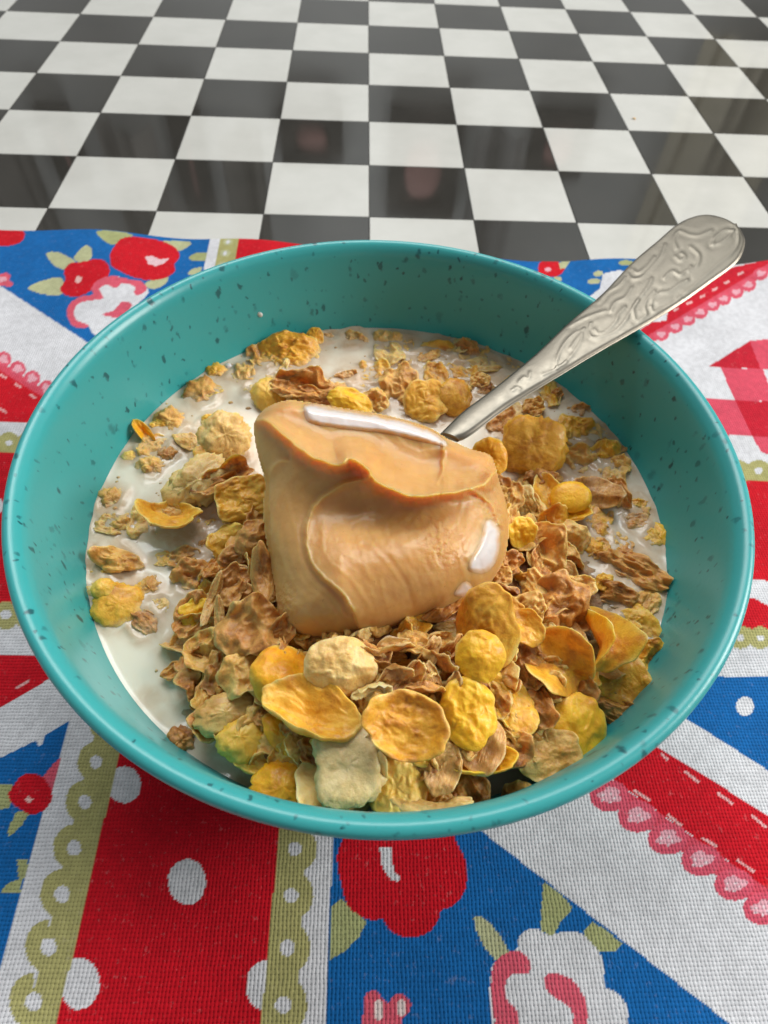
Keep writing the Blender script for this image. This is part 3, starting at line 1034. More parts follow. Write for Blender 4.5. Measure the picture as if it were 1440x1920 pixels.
flake(c, 1048, 1238, 140, 110, 'gold', 'golden flake curled into a saddle on the right slope', rot=-38, cx=-0.75, cy=0.30, saddle=0.3, lump=0.03, rag=0.05, thick=0.0016, lift=0.006, up=0.3, seed=77)
flake(c, 985, 1175, 80, 60, 'gold', 'narrow golden strip joining the saddle flake to the large upright flake', rot=-50, cx=-0.3, cy=0.2, thick=0.0014, lift=0.006)
flake(c, 902, 1185, 130, 175, 'gold', 'large golden upright flake emerging from under the peanut butter', rot=-24, cx=-0.45, cy=0.1, lump=0.07, rag=0.06, thick=0.0018, lift=0.006, up=0.1, ty=-14, seed=41)
flake(c, 900, 1230, 90, 95, 'yellow', 'glossy yellow lower flap of the large upright flake', rot=-10, cx=-0.3, lump=0.02, rag=0.04, thick=0.0016, lift=0.008, up=0.1)
# right side
flake('puff', 1070, 932, 76, 60, 'yellow', 'small bright yellow button puff on the right side', wz=0.55, lump=0.03, lift=0.0045, dimple=0.12, up=0.5)
flake(c, 1066, 962, 84, 34, 'yellow', 'yellow rim piece directly under the button puff', cx=0.3, thick=0.0018, lift=0.002)
flake('puff', 1000, 838, 112, 108, 'gold', 'puffy golden square flake up right of the peanut butter', wz=0.45, super_=3.0, lump=0.09, lift=0.004, rot=-15, up=0.3, dimple=0.08)
flake(c, 918, 858, 68, 76, 'orange', 'orange round flake peeking out behind the peanut butter on the right', rot=0, cx=-0.2, cy=-0.2, lump=0.015, rag=0.03, thick=0.0016, lift=0.008, up=0.2)
flake(c, 978, 1000, 54, 60, 'yellow', 'small yellow flake touching the right side of the peanut butter', cx=0.3, thick=0.0014, lift=0.004)
flake('bran', 1022, 1030, 80, 100, 'tan', 'tan crinkled flake right of the peanut butter', rot=15, cx=0.3, saddle=0.4, lump=0.10, rag=0.10, lift=0.003)
flake(c, 1025, 925, 50, 80, 'gold', 'golden curled flake just left of the button puff', rot=10, cx=0.5, thick=0.0014, lift=0.002)
flake('oat', 1118, 925, 60, 90, 'oat', 'curled tan oat flake right of the button puff', rot=70, cy=0.8, lift=0.002)
flake('bran', 1158, 925, 34, 66, 'brown', 'dark brown narrow flake on the right milk edge', rot=20, cx=0.4, lift=0.001)
flake('lump', 1112, 1035, 46, 46, 'gold', 'little golden lump floating right of centre')
flake('bran', 1190, 1068, 125, 56, 'brown', 'long brown wheat flake floating diagonally on the right', rot=-32, lump=0.12, cx=0.1, thick=0.0022)
flake('puff', 1236, 1012, 44, 62, 'yellow', 'yellow round puff against the right wall of the bowl', wz=0.7, lift=-0.001)
flake('lump', 1200, 968, 44, 44, 'tan', 'tan lump floating near the right wall above the yellow puff', lift=-0.0008)
flake('bran', 1048, 1135, 120, 115, 'brown', 'ragged brown flake stack right of the large golden flake', rot=10, cx=-0.2, saddle=0.3, lump=0.14, rag=0.12, lift=0.004, seed=12)
flake('bran', 1080, 1105, 70, 50, 'tan', 'small pale tan flake on top of the ragged brown stack', rot=20, cx=0.3, lump=0.08, lift=0.006)
flake(c, 1105, 1195, 70, 140, 'gold', 'tall golden brown flake standing on edge at the right', rot=-12, cx=1.0, lump=0.06, ty=35, lift=0.003)
flake('oat', 1060, 1190, 60, 80, 'oat', 'wet tan flake between the brown stack and the saddle flake', rot=40, lift=0.002)
flake(c, 1195, 1185, 80, 80, 'gold', 'golden flake soaking just below the milk on the right', lump=0.10, lift=-0.0006)
flake('bran', 1215, 1235, 70, 60, 'gold', 'golden brown flake at the right milk edge above the square flake', rot=60, cx=0.4, lump=0.10)
flake('bran', 1148, 1115, 84, 44, 'brown', 'brown flake soaked in milk on the right', rot=-10, lump=0.12, lift=-0.0006)
flake('bran', 1150, 1330, 90, 50, 'brown', 'brown flake under the golden square flake at the right', rot=-25, lump=0.10)
# upper right in milk
for x, y, s_, mt, lb in ((1088, 808, 62, 'gold', 'golden flake soaking in milk below the spoon handle'), (1132, 856, 66, 'gold', 'golden round flake soaking near the upper right wall'), (1160, 878, 50, 'tan', 'tan flake soaking against the upper right wall'),
                         (1082, 872, 84, 'tan', 'large tan flake soaking behind the button puff'), (1000, 765, 46, 'tan', 'tan crumb in milk beside the spoon neck'), (1045, 738, 24, 'brown', 'tiny brown crumb above the golden square flake'),
                         (1088, 772, 36, 'brown', 'small dark brown crumb close to the upper right wall'), (940, 790, 60, 'brown', 'brown flake directly under the spoon neck'), (955, 935, 66, 'tan', 'tan flake beside the peanut butter on the right'), (1010, 905, 70, 'brown', 'brown flake behind the golden curled flake'), (900, 715, 40, 'tan', 'tan flake in milk left of the spoon')):
    flake('bran', x, y, s_, s_ * 0.8, mt, lb, rot=x % 90, lump=0.10, lift=-0.0004 if x > 1060 else 0.001)
# ---- upper left group
flake('puff', 422, 818, 92, 84, 'pale', 'pale golden pointed flake at the upper left of the heap', wz=0.5, lump=0.14, lift=0.006, rot=20, up=0.2)
flake('puff', 372, 905, 125, 84, 'pale', 'pale popcorn like piece on the left side of the heap', wz=0.55, lump=0.17, lift=0.004, rot=38, up=0.3)
flake('puff', 335, 925, 60, 54, 'pale', 'rounded pale knob at the left end of the popcorn like piece', wz=0.7, lump=0.08, lift=0.003)
flake(c, 456, 935, 98, 78, 'gold', 'square toasted flake left of the peanut butter', rot=14, super_=4.5, cx=0.2, cy=0.1, lump=0.10, rag=0.04, thick=0.0028, lift=0.006, up=0.25)
flake(c, 458, 968, 80, 30, 'gold', 'second toasted layer under the square flake', rot=16, thick=0.0016, lift=0.004)
flake('bran', 420, 900, 110, 50, 'brown', 'brown flake lodged between the popcorn like piece and the square flake', rot=25, cy=0.6, lump=0.10, lift=0.005)
flake(c, 325, 985, 112, 70, 'gold', 'yellow cup flake floating in milk on the left', rot=-8, up=0.8, cx=0.5, cy=0.7, rimup=0.15, thick=0.0016, lump=0.04, lift=0.0008, tx=-10)
flake('puff', 322, 962, 54, 36, 'tan', 'tan piece lying inside the floating yellow cup flake', lift=0.001)
flake(c, 425, 1015, 74, 56, 'green', 'pointed pale yellow flake below the square toasted flake', rot=35, cx=0.3, rag=0.16, thick=0.0013, lift=0.002)
flake('bran', 478, 1010, 74, 70, 'brown', 'dark brown flake against the left side of the peanut butter', rot=30, cx=-0.4, lump=0.05, lift=0.006)
flake('lump', 214, 940, 52, 44, 'tan', 'round brown cluster nearest the left wall')
flake('lump', 236, 986, 50, 42, 'tan', 'brown cluster just below the one nearest the left wall')
flake('bran', 220, 1052, 84, 46, 'tan', 'tan split flake floating low on the left', rot=-15, cx=0.3, lump=0.14, thick=0.0026)
flake('puff', 226, 1138, 96, 84, 'gold', 'big rounded golden piece floating by the left wall', wz=0.5, lump=0.09)
flake('puff', 196, 1106, 44, 40, 'green', 'green yellow bump on the big golden piece at left', wz=0.9, lump=0.06, lift=0.002)
flake('lump', 284, 1108, 46, 46, 'tan', 'brown cluster right of the big golden piece at left')
flake('bran', 345, 1045, 56, 40, 'brown', 'dark small flake in milk between the left clusters and the heap', rot=20, lump=0.12)
flake('lump', 288, 880, 50, 46, 'tan', 'brown ball paired with another, upper left milk')
flake('lump', 318, 858, 40, 38, 'brown', 'darker brown ball beside its tan twin, upper left milk')
flake('lump', 320, 795, 64, 58, 'tan', 'creased tan wheat berry near the upper left wall', wz=0.7)
flake('oat', 270, 812, 60, 22, 'orange', 'orange sliver poking from milk near the upper left wall', rot=-50, lift=0.001)
flake('lump', 382, 748, 78, 70, 'tan', 'large tan cluster near the upper left wall', wz=0.55)
flake('lump', 405, 702, 44, 34, 'gold', 'gold lump above the large tan cluster')
flake('puff', 246, 858, 34, 26, 'green', 'tiny green yellow crumb near the left wall', lift=-0.0006)
flake('lump', 178, 1035, 24, 20, 'tan', 'tiny tan crumb touching the left wall', lift=-0.0004)
# ---- far side
flake(c, 545, 658, 118, 78, 'gold', 'large golden flake alone at the far left of the milk', lump=0.13, cx=-0.2, cy=-0.15, thick=0.0034, rag=0.09, up=0.6, lift=0.0015)
flake(c, 590, 634, 34, 40, 'gold', 'small golden tip beside the large golden flake at the far side', thick=0.0016, lift=0.001)
flake('puff', 502, 742, 58, 66, 'green', 'yellow green rounded piece behind the left tip of the peanut butter', lift=0.002)
flake('bran', 568, 728, 118, 60, 'brown', 'dark brown layered flake behind the peanut butter', rot=-5, cy=0.6, lump=0.16, rag=0.12, thick=0.0018, lift=0.0035)
flake('bran', 590, 742, 80, 34, 'brown', 'brown strip on the dark layered flake behind the peanut butter', rot=-12, lump=0.12, lift=0.005)
flake(c, 655, 752, 86, 52, 'yellow', 'pointed yellow flake just behind the peanut butter', rot=-20, cx=-0.3, rag=0.14, lump=0.06, lift=0.006)
flake('bran', 652, 706, 46, 24, 'brown', 'brown speckled crumb at the far side in open milk', lift=-0.0002)
flake('lump', 740, 640, 34, 30, 'tan', 'round tan cluster at the far edge of the milk')
flake('lump', 662, 636, 38, 24, 'tan', 'tan cluster left of the round one at the far edge', lift=-0.0005)
flake('lump', 618, 636, 30, 20, 'brown', 'brown crumb at the far edge of the milk next to the golden tip', lift=-0.0005)
flake('bran', 750, 724, 74, 84, 'tan', 'tan wrinkled flake in the middle of the far side', rot=10, lump=0.13, rag=0.08, thick=0.0022, lift=0.001)
flake(c, 798, 752, 84, 84, 'gold', 'golden rough flake behind the peanut butter near the spoon', rot=30, lump=0.10, rag=0.10, thick=0.0018, lift=0.003)
flake('puff', 850, 745, 66, 72, 'gold', 'plump golden piece beside the spoon neck', wz=0.5, lump=0.08, lift=0.003)
flake('bran', 702, 752, 54, 50, 'tan', 'small tan flake between the pointed yellow flake and the wrinkled one', lump=0.1, lift=0.002)
flake('bran', 876, 665, 46, 60, 'brown', 'brown flake soaking at the far right', rot=15, lump=0.12, lift=-0.0004)
flake(c, 826, 660, 74, 44, 'gold', 'golden flake soaking at the far side right of the round cluster', rot=-15, lump=0.07, lift=-0.0004)
flake('lump', 905, 735, 44, 40, 'brown', 'brown cluster tucked left of the spoon neck')
flake('lump', 665, 722, 16, 14, 'brown', 'tiny dark crumb in the far open milk')
flake('lump', 705, 672, 12, 10, 'brown', 'tiniest dark crumb in the far open milk')
# ---- left slope of the heap
flake(c, 366, 1152, 54, 66, 'yellow', 'ragged orange yellow flake at the left foot of the heap', rot=-25, rag=0.16, thick=0.0014, lift=0.002)
flake('oat', 398, 1125, 22, 105, 'oat', 'thin oat sliver standing left of the heap', rot=-14, lift=0.005)
flake('oat', 412, 1160, 20, 80, 'oat', 'short oat sliver beside the thin one', rot=8, lift=0.005)
flake('bran', 470, 1178, 120, 118, 'brown', 'broad translucent brown flake on the left slope', rot=25, cx=-0.25, cy=-0.1, lump=0.03, rag=0.05, lift=0.006, up=0.25)
flake('bran', 432, 1100, 90, 60, 'brown', 'crinkled brown flake above the broad one on the left slope', rot=60, saddle=0.6, lump=0.14, lift=0.004)
flake('bran', 395, 1220, 96, 84, 'tan', 'tan crinkled flake at the left foot of the heap', rot=10, saddle=0.4, lump=0.12, lift=0.003)
flake('bran', 452, 1262, 84, 84, 'tan', 'tan curled flake above the pale lumpy oval', rot=40, cx=-0.4, lump=0.06, lift=0.005)
flake('bran', 412, 1270, 66, 60, 'brown', 'brown flake left of the tan curled one', rot=70, lump=0.10, lift=0.002)
flake('oat', 492, 1075, 46, 110, 'brown', 'upright brown oat flake hugging the peanut butter', rot=8, cy=0.2, cx=-0.5, lift=0.008, lump=0.1)
flake('bran', 455, 1045, 80, 60, 'brown', 'brown wet flake left of the peanut butter', rot=25, lump=0.12, lift=0.003)
flake('bran', 368, 1085, 84, 70, 'brown', 'brown soaked flakes edge at the left of the heap', rot=-20, lump=0.13, lift=0.0)
# ---- oats below the peanut butter
for i, (x, y, w_, h_, r_, mt, lb) in enumerate((
        (742, 1208, 96, 26, 24, 'oat', 'long pale oat flake just under the lower edge of the peanut butter'),
        (770, 1250, 88, 24, 52, 'oat', 'split pale oat flake slanting up to the peanut butter'),
        (800, 1215, 70, 24, 60, 'oat', 'narrow oat flake beside the split one'),
        (826, 1235, 78, 24, -65, 'oat', 'oat flake slanting down right below the peanut butter'),
        (812, 1262, 60, 22, -70, 'oat', 'short oat flake beneath the right slanting one'),
        (735, 1252, 90, 24, 46, 'oat', 'lower oat flake parallel to the split one'),
        (790, 1282, 100, 40, 5, 'brown', 'broad brown oat flake above the cup shaped flake'),
        (705, 1278, 70, 22, -8, 'pale', 'crimped pale strip resting on the blistered round flake'),
        (840, 1200, 60, 26, 48, 'brown', 'dark oat flake touching the lower right of the peanut butter'),
        (700, 1222, 60, 24, -30, 'brown', 'dark oat flake in the shade of the peanut butter'),
        (850, 1280, 70, 24, 70, 'oat', 'oat flake standing between the yellow puff and the large golden flake'),
        (530, 1165, 70, 34, 60, 'brown', 'oat flake under the left corner of the peanut butter'),
        (540, 1215, 50, 30, 75, 'brown', 'dark oat flake above the orange arching flake'))):
    flake('oat', x, y + 10, w_ * 1.1, h_ * 1.3, mt, lb, rot=r_, lift=0.003, tx=(35 + i * 17 % 30) * (1 if i % 3 else -1), ty=(i * 53 % 40) - 20, lump=0.12, cy=0.35, cx=0.5 if i % 2 else -0.4, rag=0.12, crease=0.22, thick=0.0007)
# ---- lower fill, brown bits between the front flakes
for x, y, s_, mt, lb in ((660, 1325, 84, 'brown', 'brown rough flake above the square puff'), (598, 1300, 70, 'tan', 'tan flake inside the curve of the orange flake'), (590, 1405, 60, 'brown', 'brown flake left of the square puff'),
                         (830, 1445, 84, 'oat', 'ribbed grey brown oat flake right of the olive puff'), (880, 1490, 84, 'brown', 'dark brown wet flake at the front lip'), (800, 1430, 60, 'brown', 'brown flake behind the olive puff'),
                         (955, 1405, 80, 'brown', 'brown flake right of the ribbed oat flake'), (1000, 1330, 84, 'brown', 'brown flake left of the large yellow disc'), (1080, 1300, 80, 'brown', 'brown flake above the large yellow disc'),
                         (985, 1250, 90, 'brown', 'reddish brown flake left of the saddle flake'), (500, 1330, 60, 'brown', 'brown flake left of the orange shell like flake'), (820, 1500, 60, 'tan', 'tan soaked flake at the front lip'),
                         (970, 1495, 60, 'tan', 'tan crumb in milk at the front right lip'), (590, 1475, 60, 'brown', 'brown wet flake right of the orange puff'), (700, 1300, 70, 'tan', 'tan flake behind the cup shaped flake'),
                         (1020, 1290, 76, 'tan', 'tan flake below the saddle flake'), (340, 1390, 50, 'brown', 'lone brown lump in milk at the lower left'), (940, 1280, 70, 'brown', 'brown flake under the lower flap of the large golden flake')):
    if mt == 'oat':
        flake('oat', x, y, s_, s_ * 0.75, 'oat', lb, rot=70, lump=0.08, lift=0.002, cy=0.3)
    elif s_ <= 50:
        flake('lump', x, y, s_, s_ * 0.9, 'brown', lb)
    else:
        flake('bran', x, y, s_, s_ * 0.85, mt, lb, rot=(x * 3) % 180, saddle=0.5, lump=0.12, rag=0.11, lift=0.001 if y < 1450 else -0.0008)

ANCH2 = [(1236, 1012, 'yellow puff by the right wall'), (1070, 932, 'yellow button puff'), (1000, 838, 'puffy golden square flake'), (545, 658, 'large golden flake at the far left'), (740, 640, 'round tan cluster at the far edge'),
         (750, 724, 'tan wrinkled flake'), (850, 745, 'plump golden piece by the spoon'), (226, 1138, 'big golden piece at left'), (325, 975, 'floating yellow cup flake'), (382, 748, 'large tan cluster'), (214, 940, 'cluster nearest the left wall'),
         (1190, 1068, 'long floating wheat flake'), (1172, 1290, 'golden square flake at right'), (1084, 1376, 'large yellow disc'), (320, 795, 'creased tan wheat berry'), (422, 818, 'pale pointed flake at upper left'), (530, 1478, 'orange puff near the milk'), (945, 690, 'spoon handle')]
# ---- many smaller flakes packed between them
fill = 0
USED = set()
ANCH = [(762, 1362, 'cup shaped golden flake'), (878, 1335, 'bright yellow fuzzy puff'), (638, 1250, 'pale blistered round flake'), (652, 1436, 'pale square puff'), (530, 1268, 'orange arching flake'),
        (530, 1478, 'orange puff'), (452, 1385, 'green tinged puff'), (1084, 1376, 'large yellow disc'), (1172, 1290, 'golden square flake'), (1048, 1238, 'saddle shaped golden flake'),
        (902, 1185, 'large golden upright flake'), (1070, 932, 'yellow button puff'), (1000, 838, 'puffy golden square flake'), (1048, 1135, 'ragged brown flake stack'), (422, 818, 'pale pointed flake'),
        (372, 905, 'popcorn like piece'), (456, 935, 'square toasted flake'), (325, 975, 'floating yellow cup flake'), (568, 728, 'dark brown layered flake'), (798, 752, 'golden rough flake'),
        (366, 1152, 'ragged orange yellow flake'), (470, 1178, 'broad brown flake'), (770, 1250, 'split pale oat flake'), (745, 1475, 'olive yellow oval puff')]
tries = 0
placed = []
while fill < 150 and tries < 6000:
    tries += 1
    px, py = random.uniform(330, 1215), random.uniform(690, 1520)
    p = at(px, py, MILK_Z)
    hh = heap_h(*on_heap(px, py)[:2])
    if hh < 0.0006 or math.hypot(p[0], p[1]) > MILK_R - 0.008:
        continue
    if 520 < px < 920 and 790 < py < 1130:
        continue
    if (px > 1075 and py < 1210) or (px > 1150) or (px < 400 and py > 1290) or (px > 930 and py < 900):
        continue
    if any((px - a_) ** 2 + (py - b_) ** 2 < 32 ** 2 for a_, b_ in placed):
        continue
    placed.append((px, py))
    s_ = random.uniform(50, 104)
    mt = random.choice(['brown', 'brown', 'tan', 'tan', 'tan', 'gold', 'gold', 'pale', 'oat'])
    word = {'brown': 'brown bran flake', 'tan': 'tan bran flake', 'gold': 'golden corn flake', 'pale': 'pale corn flake', 'oat': 'oat flake'}[mt]
    lb = None
    for ax_, ay_, an_ in sorted(ANCH, key=lambda q_: (q_[0] - px) ** 2 + (q_[1] - py) ** 2):
        ang = math.degrees(math.atan2(ay_ - py, px - ax_)) % 360
        dr = ['right of', 'above right of', 'above', 'above left of', 'left of', 'below left of', 'below', 'below right of'][int((ang + 22.5) // 45) % 8]
        cand = '%s %s %s the %s' % ('small' if s_ < 78 else 'medium', word, dr, an_)
        if cand not in USED:
            lb = cand
            break
    USED.add(lb)
    kd = {'gold': 'corn', 'pale': 'corn', 'oat': 'oat'}.get(mt, 'bran')
    o = flake(kd, px, py, s_, s_ * random.uniform(0.45, 0.95), mt, lb, rot=random.uniform(0, 180), tx=random.uniform(-38, 38), ty=random.uniform(-38, 38),
              lift=random.uniform(-0.0012, 0.0016), lump=0.12, saddle=random.uniform(-0.6, 0.6), cx=random.uniform(-0.5, 0.5), rag=0.10)
    o['group'] = 'small flakes packed between the larger ones'
    fill += 1

# ---- soaking flakes that only just break the milk's surface
soak = 0
tries = 0
while soak < 85 and tries < 8000:
    tries += 1
    px, py = random.uniform(165, 1255), random.uniform(625, 1500)
    p = at(px, py, MILK_Z)
    rr_ = math.hypot(p[0], p[1])
    if rr_ > MILK_R - 0.0035 or heap_h(p[0], p[1]) > 0.0012:
        continue
    if px < 350 and 1170 < py < 1480 or (470 < px < 940 and 770 < py < 1200):
        continue
    if px < 480 and random.random() < 0.62 or (590 < px < 720 and py < 720 and random.random() < 0.6):
        continue
    if any((px - a_) ** 2 + ((py - b_) * 1.3) ** 2 < 36 ** 2 for a_, b_ in placed):
        continue
    placed.append((px, py))
    s_ = random.uniform(34, 78)
    mt = random.choice(['brown', 'tan', 'tan', 'gold', 'gold', 'pale'])
    word = {'brown': 'brown bran flake', 'tan': 'tan bran flake', 'gold': 'golden corn flake', 'pale': 'pale corn flake'}[mt]
    lb = None
    for ax_, ay_, an_ in sorted(ANCH2, key=lambda q_: (q_[0] - px) ** 2 + (q_[1] - py) ** 2):
        ang = math.degrees(math.atan2(ay_ - py, px - ax_)) % 360
        dr = ['right of', 'above right of', 'above', 'above left of', 'left of', 'below left of', 'below', 'below right of'][int((ang + 22.5) // 45) % 8]
        cand = 'soaked %s %s the %s' % (word, dr, an_)
        if cand not in USED:
            lb = cand
            break
    USED.add(lb)
    o = flake('corn' if mt in ('gold', 'pale') else 'bran', px, py, s_, s_ * random.uniform(0.5, 0.95), mt, lb, rot=random.uniform(0, 180), tx=random.uniform(-8, 8), ty=random.uniform(-8, 8),
              lift=random.uniform(-0.0007, 0.0002), lump=0.09, warp=0.16, crease=0.14, cx=random.uniform(-0.2, 0.1), rag=0.10, up=0.93)
    o['group'] = 'flakes soaking at the surface of the milk'
    soak += 1

# ---- crumb mass that fills the heap below the flakes
n_ = 220
gx = np.linspace(-0.066, 0.066, n_)
X, Y = np.meshgrid(gx, gx)
q = np.stack([X, Y, np.zeros_like(X)], -1)
hz0 = heap_h(X, Y)
hz = hz0 - 0.0014 + (0.0020 * fbm(q * 260, 3, 3) + 0.0011 * vnoise(q * 900, 8)) * np.clip(hz0 / 0.004, 0.25, 1)
rad = np.hypot(X, Y)
hz = np.where(rad > 0.064, -0.010, hz)
Vh = np.stack([X, Y, MILK_Z + np.maximum(hz, -0.006)], -1).reshape(-1, 3)
gf = grid_faces(n_, n_)
gf = gf[(np.hypot(Vh[gf, 0], Vh[gf, 1]) < 0.0635).all(1)]
hm = mesh_np('cereal_crumbs', Vh, gf, attr={'edge': np.zeros(n_ * n_)}, up=True)
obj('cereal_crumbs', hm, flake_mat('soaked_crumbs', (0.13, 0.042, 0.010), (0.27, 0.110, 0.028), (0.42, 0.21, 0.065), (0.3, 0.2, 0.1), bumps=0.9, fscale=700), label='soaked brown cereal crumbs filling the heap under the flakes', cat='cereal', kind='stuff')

# ------------------------------------------------------------------ milk
n_ = 300
rr = np.linspace(0, 1, 150)
tt = np.linspace(0, 2 * np.pi, n_, endpoint=False)
Rg, Tg = np.meshgrid(rr, tt, indexing='ij')
RO = MILK_R - 0.0002
X = Rg * RO * np.cos(Tg)
Y = Rg * RO * np.sin(Tg)
zz = MILK_Z + 0.0003 * sstep(RO - 0.0022, RO, Rg * RO) ** 2
stain = np.zeros_like(X)
qn = np.stack([X, Y, np.zeros_like(X)], -1)
wob = 0.0022 * fbm(qn * 180, 21, 3)
for fx, fy, fz, fr_ in FLAKES:
    if fz > MILK_Z + 0.006:
        continue
    d = np.hypot(X - fx, Y - fy) + wob
    stain = np.maximum(stain, 0.72 * sstep(fr_ * 1.45 + 0.0018, fr_ * 0.6, d))
    zz = zz + 0.00035 * np.exp(-((d - fr_ * 0.8) / 0.0009) ** 2)
for px, py, s_, a_ in ((282, 1310, 34, 0.45), (300, 1345, 30, 0.35), (330, 1310, 30, 0.4), (205, 1010, 50, 0.25), (470, 700, 50, 0.3), (450, 775, 60, 0.3), (330, 1020, 40, 0.35), (980, 720, 60, 0.4), (1110, 760, 50, 0.35), (1180, 900, 60, 0.4),
                       (940, 660, 40, 0.45), (780, 640, 40, 0.35), (650, 680, 40, 0.35), (1140, 1000, 40, 0.3), (1220, 1120, 60, 0.4), (1100, 1010, 50, 0.3), (700, 620, 40, 0.2), (1180, 1140, 60, 0.4)):
    p = at(px, py, MILK_Z)
    k_ = np.linalg.norm(p - CAM) / FPX * s_
    d = np.hypot(X - p[0], Y - p[1]) + wob
    stain = np.maximum(stain, a_ * sstep(k_ * 1.2, k_ * 0.3, d))
mm = mesh_np('milk', np.stack([X, Y, zz], -1).reshape(-1, 3), grid_faces(150, n_, True), attr={'stain': stain.ravel()}, up=True)
obj('milk', mm, M_MILK, label='white milk filling the bowl around the cereal heap', cat='milk')
# crumbs too small to count, afloat on the milk
Vc, Fc = [], []
nv = 0
bV, bF, _e = puff(1, 1, 0.7, 9, 7, 9, lump=0.16)
cnt = 0
while cnt < 260:
    an, rd = random.uniform(0, 2 * math.pi), MILK_R * math.sqrt(random.uniform(0.25, 0.97))
    x, y = rd * math.cos(an), rd * math.sin(an)
    if heap_h(x, y) > 0.0015 or (x < -0.035 and -0.055 < y < -0.025 and random.random() < 0.85):
        continue
    sc_ = random.choice([0.0003, 0.0004, 0.0005, 0.0007, 0.0010])
    Vc.append(bV * sc_ * np.array([random.uniform(0.8, 1.6), 1, 1]) + np.array([x, y, MILK_Z]))
    Fc.append(bF + nv)
    nv += len(bV)
    cnt += 1
Vc = np.concatenate(Vc)
obj('floating_crumbs', mesh_np('floating_crumbs', Vc, np.concatenate(Fc), attr={'edge': np.zeros(len(Vc))}), MATS['brown'], label='fine brown cereal dust floating on the milk', cat='crumbs', kind='stuff')
# a bubble at the wall and a milk drop drying on the inner wall
p = at(428, 686, MILK_Z)
V, F, e = puff(0.0020, 0.0020, 0.0014, 5, 12, 18, lump=0)
o = obj('milk_bubble', mesh_np('milk_bubble', V, F, attr={'film': np.ones(len(V))}), M_MILK2, label='tiny bubble at the far left edge of the milk', cat='bubble')
o.location = p
best = min((abs(math.hypot(*at(487, 590, z_)[:2]) - wall_r(z_)), z_) for z_ in np.linspace(0.042, 0.063, 200))
p = at(487, 590, best[1])
V, F, e = puff(0.0017, 0.0008, 0.0017, 6, 12, 18, lump=0.03)
o = obj('milk_drop', mesh_np('milk_drop', V, F, attr={'film': np.ones(len(V))}), M_MILK2, label='small white milk drop stuck on the inner far wall of the bowl', cat='drop')
o.location = p
# one dark crumb lying on a white tile
V, F, e = puff(0.0022, 0.0016, 0.0012, 8, 10, 14, lump=0.2)
o = obj('table_crumb', mesh_np('table_crumb', V, F, attr={'edge': np.zeros(len(V))}), MATS['brown'], label='lone dark crumb on a white tile beyond the spoon handle', cat='crumb')
o.location = at(1189, 222, 0.0004)

# ------------------------------------------------------------------ peanut butter
sil = catmull([(478, 790), (500, 764), (538, 751), (572, 754), (640, 765), (720, 778), (800, 800), (838, 822), (880, 841), (918, 853), (928, 872), (937, 905), (950, 950), (953, 1005), (942, 1055), (915, 1097),
               (880, 1124), (830, 1149), (780, 1166), (720, 1185), (650, 1197), (600, 1196), (556, 1186), (524, 1152), (518, 1110), (508, 1060), (498, 1000), (494, 950), (498, 905), (486, 860), (478, 820)], 5, True)
crest = catmull([(470, 782), (497, 788), (530, 815), (560, 840), (600, 864), (636, 872), (652, 860), (672, 866), (690, 884), (704, 902), (740, 920), (778, 932), (830, 927), (880, 917), (912, 905), (930, 872)], 5)
backpoly = np.r_[crest, [(990, 860), (990, 650), (430, 650), (430, 775)]]
curve2 = catmull([(690, 895), (645, 905), (610, 925), (586, 950), (574, 985), (572, 1020), (582, 1055), (602, 1082), (628, 1102), (646, 1122), (660, 1146)], 5)
fpoly = np.r_[curve2, [(700, 1260), (1050, 1260), (1050, 860), (930, 880), (700, 860)]]
curve1 = catmull([(545, 862), (520, 864), (506, 884), (501, 925), (504, 1000)], 5)
lpoly = np.r_[curve1, [(530, 1300), (1100, 1300), (1100, 700), (560, 700)]]
curve3 = catmull([(880, 917), (905, 930), (925, 952), (936, 985)], 5)
c3poly = np.r_[curve3, [(945, 1100), (1100, 1100), (1100, 800), (880, 800)]]
curve4 = catmull([(828, 822), (834, 845), (830, 880), (818, 908)], 5)
step_px = 2.0
gx = np.arange(470, 962, step_px)
gy = np.arange(742, 1206, step_px)
GXm, GYm = np.meshgrid(gx, gy)
Q = np.c_[GXm.ravel(), GYm.ravel()]
q3 = np.c_[Q, np.zeros(len(Q))]
# gently wander so that edges are not perfect
Qw = Q + np.c_[vnoise(q3 / 14, 1), vnoise(q3 / 14, 2)] * 1.6 + np.c_[vnoise(q3 / 5, 3), vnoise(q3 / 5, 4)] * 0.7
ds = sdist(Q, sil)
s_c = dist_line(Qw, crest)
back = in_poly(Qw, backpoly)
tb = np.clip(ds / (ds + s_c + 1e-6), 0, 1)        # 0 at the back rim, 1 at the crest
inside = np.clip(ds, 0, None)
dome = (1 - (1 - np.clip(inside / 150, 0, 1)) ** 2.4) ** 0.62
# front of the scoop
bul = np.exp(-(((Qw[:, 0] - 790) / 150) ** 2 + ((Qw[:, 1] - 1030) / 120) ** 2))
dome2 = (1 - (1 - np.clip(inside / 60, 0, 1)) ** 2) ** 0.5
hf = 9.0 * dome + 3.5 * dome2 + 3.2 * bul - 5.0 * np.clip((640 - Qw[:, 0]) / 140, 0, 1) ** 1.3 * dome
hf += 3.6 * np.exp(-(s_c / 11.0) ** 2) + 1.2 * np.exp(-s_c / 40.0)
hf -= 4.6 * np.exp(-(((Qw[:, 0] - 680) / 120) ** 2 + ((Qw[:, 1] - 960) / 55) ** 2))
